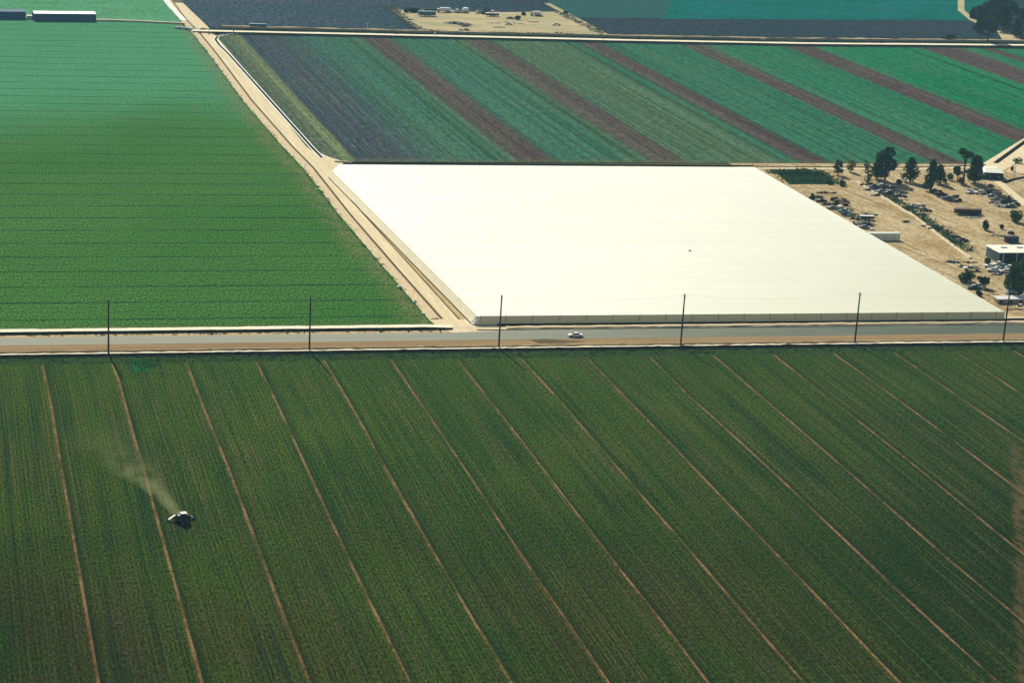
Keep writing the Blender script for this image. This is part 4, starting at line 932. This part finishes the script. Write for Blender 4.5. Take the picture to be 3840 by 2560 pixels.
# two light vehicles and lamp post in the upper right of the yard
make_pickup('white_paint', at(3638, 724), R(35), 'white pickup with tailgate raised, left one of the light pair right of centre', None, 'pale_scrap')
make_pickup('white_paint', at(3676, 727), R(-4), 'white pickup carrying a pale load, right one of the light pair', None, 'pale_scrap')
scrap(at(3650, 712), 0, 'pale barrels behind the pair of white pickups', 6, 2, 1.2, ['pale_scrap', 'dark_metal'], 7)
def yard_pole(fx, fb, ft, label):
    g = at(fx, fb); dist = (Vector((0, 0, CAM_H)) - g).length; h = (fb - ft) * dist / FPX
    r = empty('yard_pole', g, 0, label, 'pole'); b = MB(); b.cyl((0, 0, 0), (0, 0, h), .13, .09, 7); b.build('shaft', 'pole_wood', r); b = MB(); b.box(0, 0, h - .35, 1.2, .1, .1); b.build('crossarm', 'pole_wood', r)
yard_pole(3692, 712, 680, 'short dark post behind the pair of white pickups'); yard_pole(3804, 667, 622, 'thin wooden pole beside the sandy clearing at the upper right')
# row of wrecks at the right
for x, y, mm, a_, lb in [(3722, 738, 'blue_paint', -6, 'bluish wreck at the head of the right hand wreck row'), (3735, 752, 'grey_metal', -25, 'grey wreck second in the right hand row'), (3762, 762, 'dark_metal', -30, 'dark wreck in the middle of the right hand row'),
                         (3790, 776, 'grey_metal', -12, 'grey wreck at the lower end of the right hand row'), (3806, 770, 'dark_metal', 20, 'dark wreck at the far right of the row')]:
    make_car(mm, at(x, y), R(a_), lb, 'wrecked cars in the yard', 'dark_metal', True, 'wrecked car')
make_truck('dark_metal', 'dark_metal', at(3728, 729), R(-5), 'dark flatbed truck standing behind the head of the right hand wreck row', 7, False)
scrap(at(3776, 758), 0, 'pointed dark scrap heap in the right hand wreck row', 5, 4, 3.4, ['dark_metal', 'grey_metal', 'rust'], 16)
scrap(at(3746, 772), .5, 'pale pipes and hoops lying below the right hand wreck row', 6, 3, .8, ['pale_scrap', 'grey_metal'], 9)
scrap(at(3716, 700), 0, 'small dark drum cluster below the cream roofed house', 2.2, 1.4, 1.2, ['dark_metal', 'grey_metal'], 6)
for x, y, a_, L_, W_, H_, mm, lb in [
    (3748, 745, -25, 6, 3, 2.0, ['dark_metal', 'grey_metal'], 'dark scrap between the first wrecks of the right hand row'), (3730, 762, -20, 5, 2, 1.2, ['grey_metal', 'pale_scrap'], 'grey scrap below the second wreck of the right hand row'),
    (3788, 762, -20, 5, 3, 2.2, ['dark_metal', 'grey_metal'], 'dark scrap right of the pointed heap'), (3770, 778, -15, 6, 2, 1.2, ['pale_scrap', 'dark_metal'], 'pale scrap below the pointed heap'),
    (3538, 741, -15, 6, 2, 1.4, ['dark_metal', 'blue_paint'], 'dark scrap between the two cars in tree shade'), (3570, 756, -15, 5, 2, 1.3, ['dark_metal', 'grey_metal'], 'dark scrap below the round grey shrub'),
    (3300, 735, -20, 7, 2.5, 1.2, ['dark_metal', 'grey_metal'], 'dark scrap along the head of the sand bank'), (3352, 752, -20, 6, 2.5, 1.0, ['dark_metal', 'grey_metal', 'rust'], 'dark scrap below the long metal frame'),
    (3272, 714, -10, 6, 2, 1.2, ['dark_metal', 'blue_paint'], 'dark scrap at the foot of the slim bare trunked tree')]:
    scrap(at(x, y), R(a_), lb, L_, W_, H_, mm, 12)
# long junk trailer with pale board on top
make_trailer('dark_metal', 'rust', at(3628, 804), R(-5), 'long dark junk trailer standing alone on the open sand', 11, 2.4, 2.2, windows=4)
scrap(at(3640, 803), R(-5), 'dark scrap leaning against the long junk trailer', 10, 1.6, 1.3, ['dark_metal', 'rust', 'pale_scrap'], 12)
scrap(at(3648, 818), R(-8), 'flat pale boards on the sand in front of the long junk trailer', 6, 1.5, .5, ['pale_scrap', 'grey_metal'], 9)
scrap(at(3612, 781), R(-5), 'long white board stack behind the junk trailer', 5.5, .9, .8, ['white_paint'], 8, 'board stack', 'board_stack')
scrap(at(3600, 752), 0, 'white barrel beside the round grey shrub', 1.2, .8, 1.2, ['white_paint', 'dark_metal'], 3, 'barrel', 'barrel', False)
# cage container and things near the warehouse
def cage():
    r = empty('cage_container', at(3792, 907), R(-2), 'dark cage container with a gridded front above the warehouse roof', 'container')
    b = MB(); b.box(0, 0, 0, 5.2, 2.3, 2.2); b.build('body', 'dark_wall', r)
    f = MB()
    for k in range(9): f.box(-2.5 + k * .63, -1.19, .1, .07, .07, 2.0)
    for z in (.2, .9, 1.6, 2.1): f.box(0, -1.24, z, 5.1, .05, .07)
    f.build('grid', 'grey_metal', r); t = MB(); t.box(0, 0, 2.2, 5.4, 2.5, .1); t.build('roof', 'dark_metal', r)
cage()
scrap(at(3750, 886), R(-10), 'dark pipes strewn left of the cage container', 8, 1.6, .7, ['dark_metal', 'grey_metal'], 9)
scrap(at(3790, 876), 0, 'white drum and scrap behind the cage container', 3, 1.6, 1.4, ['white_paint', 'dark_metal'], 5)
scrap(at(3576, 984), R(-3), 'low dark flat trailer with bluish pieces beside the canopy edge', 4.5, 1.5, .9, ['dark_metal', 'blue_paint'], 10)
make_pickup('cream_paint', at(3642, 1014), R(-12), 'cream pickup with a long pale roof beside the wide green bush', None, 'teal_paint', 1.15)
scrap(at(3610, 1003), 0, 'dark barrel and bricks left of the cream pickup', 2.2, 1.4, 1.3, ['rust', 'pale_scrap'], 6)
scrap(at(3640, 984), 0, 'dark flat junk behind the cream pickup', 4, 1.4, .7, ['dark_metal'], 9)
make_car('white_paint', at(3728, 1018), R(-22), 'white car nearest the open sand in front of the warehouse', None, sc=1.0)
make_car('white_paint', at(3716, 1004), R(-35), 'white car parked behind the nearest one in front of the warehouse')
make_car('white_paint', at(3744, 994), R(15), 'white car close to the warehouse front wall')
make_pickup('teal_paint', at(3758, 1006), R(40), 'teal pickup between the white cars in front of the warehouse')
make_pickup('white_paint', at(3788, 1010), R(-14), 'white van like pickup partly hidden by the large green tree')
make_car('cream_paint', at(3773, 1022), R(-8), 'cream car below the teal pickup by the green tree')
scrap(at(3740, 1030), 0, 'bluish and red scrap below the nearest white car', 4, 1.4, .7, ['blue_paint', 'rust', 'pale_scrap'], 7)
make_car('green_paint', at(3652, 1083), R(-8), 'dark green car beside the canopy edge in front of the round dark tree', None)
make_pickup('white_paint', at(3671, 1078), R(-6), 'white roofed pickup right of the dark green car', None)
scrap(at(3688, 1086), 0, 'small yellow white junk right of the dark green car', 2.2, 1.2, .8, ['pale_scrap', 'rust'], 6)
scrap(at(3726, 1104), 0, 'thin dark beams on the sand above the long white shed', 6, .5, .3, ['dark_metal'], 5)
scrap(at(3812, 1118), 0, 'blue tinted scrap in the shade of the large green tree', 5, 1.5, .8, ['blue_paint', 'pale_scrap'], 8)
scrap(at(3826, 1147), 0, 'white and dark boxes in front of the long white shed', 2, 1.2, .9, ['white_paint', 'dark_metal'], 4)

for pts_, n_, lb in [([(1452, 24), (1500, 60), (1540, 95), (1580, 117)], 260, 'weeds along the slanting left rim of the farmyard'), ([(1590, 117), (1850, 124), (2100, 130), (2270, 138)], 420, 'weeds along the ditch side of the farmyard'), ([(2094, 45), (2200, 97), (2285, 140)], 200, 'weeds along the slanting right rim of the farmyard')]:
    tufts('weeds', gp(pts_), 3.5, n_, .7, 'leaf_grey', lb, .5)
# ================================================================== FARMYARD CONTENTS (far)
Z = Vector((0, 0, .07))
far_g = 'vehicles parked in the far farmyard'
make_trailer('blue_paint', 'teal_paint', at(1601, 61), R(-3), 'teal roofed trailer with a blue side near the left of the farmyard', 11, 3, 3.0, windows=3)
scrap(at(1582, 52), 0, 'white tank at the left end of the teal roofed trailer', 3, 2, 2.4, ['white_paint'], 6, 'tank', 'tank', False)
make_pickup('dark_metal', at(1594, 42), R(5), 'dark pickup behind the teal roofed trailer', far_g)
make_truck('cream_paint', 'white_paint', at(1662, 47), R(10), 'truck with a pale raised cargo box in the farmyard back row', 9, True, far_g)
make_pickup('white_paint', at(1692, 46), R(30), 'white pickup right of the pale truck in the farmyard back row', far_g)
make_car('white_paint', at(1706, 48), R(10), 'small white car third from the left in the farmyard back row', far_g)
make_truck('white_paint', 'dark_metal', at(1722, 48), R(40), 'white cab truck with a dark bed in the farmyard back row', 7, False, far_g)
make_truck('white_paint', 'white_paint', at(1742, 48), R(50), 'white box truck at the right end of the busy back row', 7, True, far_g)
make_pickup('white_paint', at(1790, 51), R(55), 'white pickup, left of the farmyard pair beside the small bush', far_g)
make_pickup('grey_metal', at(1801, 50), R(40), 'grey pickup, right of the farmyard pair beside the small bush', far_g)
make_truck('white_paint', 'red_paint', at(1852, 52), R(50), 'white truck with a reddish bed beyond the dark bellied trailer', 7, False, far_g)
make_pickup('white_paint', at(1842, 48), R(60), 'white pickup beside the reddish truck in the farmyard', far_g)
make_trailer('dark_metal', 'white_paint', at(1846, 62), R(-2), 'white topped trailer with a dark underside in the middle of the farmyard', 8.5, 2.4, 2.0)
for i, (x, y) in enumerate([(1697, 88), (1713, 91), (1729, 95), (1744, 101)]):
    make_car(['dark_metal', 'dark_metal', 'grey_metal', 'dark_metal'][i], at(x, y), R(-30), ['first dark wreck of the slanting farmyard row, at its upper left', 'second dark wreck of the slanting farmyard row', 'grey wreck third in the slanting farmyard row', 'dark wreck at the lower right of the slanting farmyard row'][i], 'wrecked cars in the slanting farmyard row', 'dark_metal', True, 'wrecked car')
scrap(at(1720, 92), R(-30), 'dark scrap strewn along the slanting farmyard row', 17, 4, 1.8, ['dark_metal', 'grey_metal', 'pale_scrap'], 22)
make_pickup('white_paint', at(1726, 118), R(25), 'white pickup in front of the slanting farmyard row by the ditch', far_g)
make_car('dark_metal', at(1746, 117), R(-5), 'dark car right of the white pickup by the farmyard ditch', far_g, 'glass')
scrap(at(1850, 88), R(-5), 'flat stack of pale boards in the middle of the farmyard', 9, 3, .7, ['pale_scrap'], 14, 'board stack', 'board_stack')
scrap(at(1846, 120), R(-2), 'pale white boards near the farmyard ditch', 7, 2, .8, ['white_paint'], 9, 'board stack', 'board_stack')
make_car('dark_metal', at(1913, 72), R(-25), 'dark car left of the bluish farmyard bush', far_g, 'glass')
scrap(at(1892, 84), R(-30), 'pale slab pile left of the dark car in the farmyard', 6, 2, .9, ['pale_scrap'], 8)
make_car('white_paint', at(1908, 94), R(-15), 'white car below the pale slab pile in the farmyard', far_g)
scrap(at(1945, 90), R(-35), 'pale plank pile slanting right of the farmyard white car', 9, 2, .9, ['pale_scrap'], 12)
make_truck('white_paint', 'white_paint', at(2008, 60), R(-20), 'white truck with a dark shadow alone at the back of the farmyard', 7, True, far_g)
make_car('dark_metal', at(2020, 61), R(-10), 'dark car beside the lone white farmyard truck', far_g, 'glass')
make_pickup('white_paint', at(2086, 96), R(-8), 'white pickup alone on the right side of the farmyard', far_g)
make_pickup('dark_metal', at(2088, 131), R(3), 'dark pickup, left of two near the far ditch', far_g)
make_car('dark_metal', at(2103, 131), R(70), 'dark car, right of two near the far ditch', far_g, 'glass')
scrap(at(2245, 134), 0, 'small dark junk at the right tip of the farmyard', 6, 1, .8, ['dark_metal'], 7)
scrap(at(1872, 104), 0, 'scattered pale debris in the lower middle of the farmyard', 7, 3, .5, ['pale_scrap', 'rust'], 18)
scrap(at(2000, 84), 0, 'scattered grey debris right of the plank pile in the farmyard', 6, 3, .4, ['pale_scrap', 'wood'], 16)
Z = Vector((0, 0, 0))

# ================================================================== SMALL THINGS BY THE TRACK
def standpipe(fx, fy, s, label):
    r = empty('irrigation_valve', G(fx, fy), 0, label, 'irrigation valve', 'white irrigation valves along the left field edge', s * .8)
    b = MB(); b.box(0, 0, 0, 1.2, 1.2, .4, 0, .95, .95); b.build('box', 'white_paint', r); c = MB(); c.cyl((0, 0, .4), (0, 0, .6), .28, .25, 10); c.build('cap', 'white_paint', r)
for fx, fy, s, lb in [(1149, 618, 1.5, 'large white valve where the track widens at the canopy corner'), (1195, 709, .8, 'small white valve first below the large one by the corner'), (1230, 743, .7, 'small white valve second below the corner'),
                      (1263, 783, .9, 'white valve level with the upper part of the canopy side wall'), (1335, 871, .7, 'small white valve halfway up the track edge'), (1419, 972, .9, 'white valve beside a red weed patch on the track edge'),
                      (1503, 1077, 1.5, 'broad white valve on the lower part of the track edge'), (1557, 1133, 1.0, 'white valve third from the road junction end'), (1590, 1176, .9, 'white valve nearest the road junction'),
                      (1080, 500, .7, 'small white valve beside the concrete ditch stretch of the track'), (880, 330, .8, 'white valve on the upper track edge'), (720, 146, .9, 'white valve near the top crossroads')]:
    standpipe(fx - 4, fy, s, lb)
def culvert():
    r = empty('culvert', G(700, 112), R(-35), 'white concrete culvert head at the left side of the top crossroads', 'culvert')
    b = MB(); b.box(0, 0, 0, 16, 1.2, 1.3, 0, .97, .8); b.build('head_wall', 'concrete', r)
    for x in (-4.5, 0, 4.5): c = MB(); c.cyl((x, -.9, .6), (x, .9, .6), .5, .5, 12); c.build('pipe', 'dark_metal', r)
culvert()
def marker(fx, fy, h, mm, label):
    r = empty('marker_post', G(fx, fy), 0, label, 'post'); b = MB(); b.box(0, 0, 0, .5, .5, h, 0, .8, .8); b.build('post', mm, r); c = MB(); c.box(0, 0, h, .7, .7, .15); c.build('cap', mm, r)
marker(876, 128, 3.2, 'dark_metal', 'dark post at the left part of the far road by the ditch bend')
marker(1630, 139, 2.6, 'white_paint', 'white post on the far road below the farmyard')
marker(1378, 106, 2.6, 'white_paint', 'white post in the dark field left of the farmyard')

# ================================================================== TRACTOR AND ITS DUST
def tractor():
    g = G(690, 1962); d = G(760, 2200) - G(690, 1962); rz = math.atan2(d.y, d.x) + R(12)
    r = empty('tractor', g, rz, 'dark tractor with a white cab roof pulling a wide folding cultivator through the near field', 'tractor', None, .88)
    # forward is +x
    b = MB(); b.prism([(.2, .9), (.2, 1.75), (2.3, 1.55), (2.55, 1.35), (2.5, .8)], -.42, .42, .06); b.build('hood', 'dark_metal', r)
    b = MB(); b.box(-.9, 0, .8, 2.4, 1.0, .7); b.build('chassis', 'dark_metal', r)
    c = MB(); c.box(-.55, 0, 1.4, 1.5, 1.5, 1.35, 0, .9, .88); cb = c.build('cab', 'glass', r)
    f = MB()
    for x in (-1.22, .14):
        for y in (-.70, .70): f.cyl((x, y, 1.4), (x * .92 - .04, y * .9, 2.78), .05, .05, 5)
    f.build('cab_frame', 'dark_metal', cb)
    c = MB(); c.box(-.55, 0, 2.76, 1.75, 1.70, .16, 0, .92, .92); c.build('cab_roof', 'white_paint', r)
    e = MB(); e.cyl((1.2, -.25, 1.6), (1.2, -.25, 2.6), .06, .06, 8); e.build('exhaust_pipe', 'dark_metal', r)
    for x, rr, w_, ys in ((-1.2, .95, .5, (-1.6, -1.0, 1.0, 1.6)), (1.9, .55, .32, (-.85, .85))):
        for y in ys:
            t = MB(); t.cyl((x, y - w_ / 2, rr), (x, y + w_ / 2, rr), rr, rr, 20)
            for k in range(16):
                a = k * math.pi / 8; t.box(x + math.cos(a) * rr, y, rr + math.sin(a) * rr - .05, .12, w_, .1)
            tt = t.build('wheel', 'tyre', r); h = MB(); h.cyl((x, y - w_ / 2 - .02, rr), (x, y + w_ / 2 + .02, rr), rr * .5, rr * .5, 12); h.build('rim', 'white_paint' if x > 0 else 'grey_metal', tt)
    for s in (-1, 1):
        q = MB(); q.box(-1.2, s * 1.0, 1.92, 1.3, .6, .08, 0, .8, 1); q.build('fender', 'dark_metal', r)
    # cultivator: toolbar, two drooping wings with bright top faces, shanks
    t = MB(); t.box(-3.1, 0, .9, .5, 3.0, .3); t.box(-2.3, 0, .7, 1.6, .2, .2); t.build('toolbar', 'dark_metal', r)
    for s in (-1, 1):
        a, b_ = Vector((-3.1, s * 1.5, 1.35)), Vector((-2.7, s * 3.5, .35)); w2 = MB(); i = 0
        for p in (a, b_):
            w2.v += [(p.x - .45, p.y, p.z), (p.x + .45, p.y, p.z), (p.x + .45, p.y, p.z + .25), (p.x - .45, p.y, p.z + .25)]
        w2.f = [(0, 1, 2, 3), (7, 6, 5, 4), (0, 4, 5, 1), (1, 5, 6, 2), (2, 6, 7, 3), (3, 7, 4, 0)]; wg = w2.build('wing', 'grey_metal' if s > 0 else 'cream_paint', r)
        for k in range(4):
            p = a.lerp(b_, (k + .5) / 4); x = MB(); x.cyl((p.x, p.y, p.z), (p.x - .3, p.y, -.05), .07, .05, 5); x.build('shank', 'dark_metal', wg)
        h = MB(); h.cyl((-2.6, s * 3.5, .38), (-2.6, s * 3.75, .38), .38, .38, 12); h.build('gauge_wheel', 'tyre', r)
    hp = MB(); hp.box(-2.35, .55, 1.0, .7, .8, .7, 0, 1.2, 1.2); hp.box(-2.35, -.55, 1.0, .7, .8, .7, 0, 1.2, 1.2); hp.build('hopper', 'cream_paint', r)
tractor()
def dust():
    P = [(G(672, 1940), 1.6, 1.5), (G(640, 1890), 3.0, 2.6), (G(590, 1835), 4.6, 4.0), (G(520, 1775), 9.5, 7), (G(430, 1700), 14, 9.0), (G(290, 1590), 18, 11)]
    P = [(p, w_, h_) for p, w_, h_ in P]; b = MB(); n = 14
    for p, wr, hr in P:
        for k in range(n):
            a = 2 * math.pi * k / n; b.v.append((p.x + math.cos(a) * wr, p.y, max(.06, hr * .45 + math.sin(a) * hr * .75)))
    for i in range(len(P) - 1):
        for k in range(n): j = (k + 1) % n; b.f.append((i * n + k, i * n + j, (i + 1) * n + j, (i + 1) * n + k))
    b.f.append(tuple(range(n - 1, -1, -1))); b.f.append(tuple(range((len(P) - 1) * n, len(P) * n)))
    b.f = [f[::-1] for f in b.f]
    t = NT('dust_volume'); mt = t.m; t.t.nodes.remove(t.p)
    pv = t.t.nodes.new('ShaderNodeVolumePrincipled'); pv.inputs['Color'].default_value = (.80, .80, .42, 1); pv.inputs['Anisotropy'].default_value = .2
    q = t.xyz(t.pos()); a0, a1 = P[0][0], P[-1][0]; d = (a1 - a0); L = d.length; d.normalize()
    s = t.add(t.add(t.mul(q[0], d.x), t.mul(q[1], d.y)), -(a0.x * d.x + a0.y * d.y))           # metres behind the tractor
    cr = t.math('ABSOLUTE', t.add(t.add(t.mul(q[0], -d.y), t.mul(q[1], d.x)), (a0.x * d.y - a0.y * d.x)))
    u = t.math('DIVIDE', s, L); wid = t.add(t.mul(u, 15), 1.3)
    core = t.step(t.math('DIVIDE', cr, wid), .1, 1.0, 1, 0); hgt = t.step(t.math('DIVIDE', q[2], t.add(t.mul(u, 9), 2.2)), 0, 1, 1, 0)
    fall = t.math('DIVIDE', t.step(u, 0, 1, 1, 0), t.add(t.mul(u, 9), .5)); nz = t.noise(t.pos(), .22, 4, .7)
    dens = t.mul(t.mul(t.mul(core, hgt), fall), t.step(nz, .36, .66, .0, 1.7)); t.set(pv.inputs['Density'], t.mul(dens, .11))
    t.t.links.new(pv.outputs[0], t.t.nodes['Material Output'].inputs[1]); MAT['dust'] = mt
    o = b.build('dust_cloud', 'dust'); tag(o, 'yellowish dust cloud trailing up and left behind the tractor', kind='stuff')
dust()

# ================================================================== AIR
hz = MB(); hb = 9200; hz.box(0, 0, -2.0, 2 * hb, 2 * hb, 192)
t = NT('haze_volume'); t.t.nodes.remove(t.p); pv = t.t.nodes.new('ShaderNodeVolumePrincipled')
pv.inputs['Color'].default_value = (.42, .78, 1.0, 1); pv.inputs['Density'].default_value = .00006; pv.inputs['Anisotropy'].default_value = .1
t.t.links.new(pv.outputs[0], t.t.nodes['Material Output'].inputs[1]); MAT['haze'] = t.m
tag(hz.build('haze', 'haze'), 'thin bluish air over the whole valley', kind='stuff')
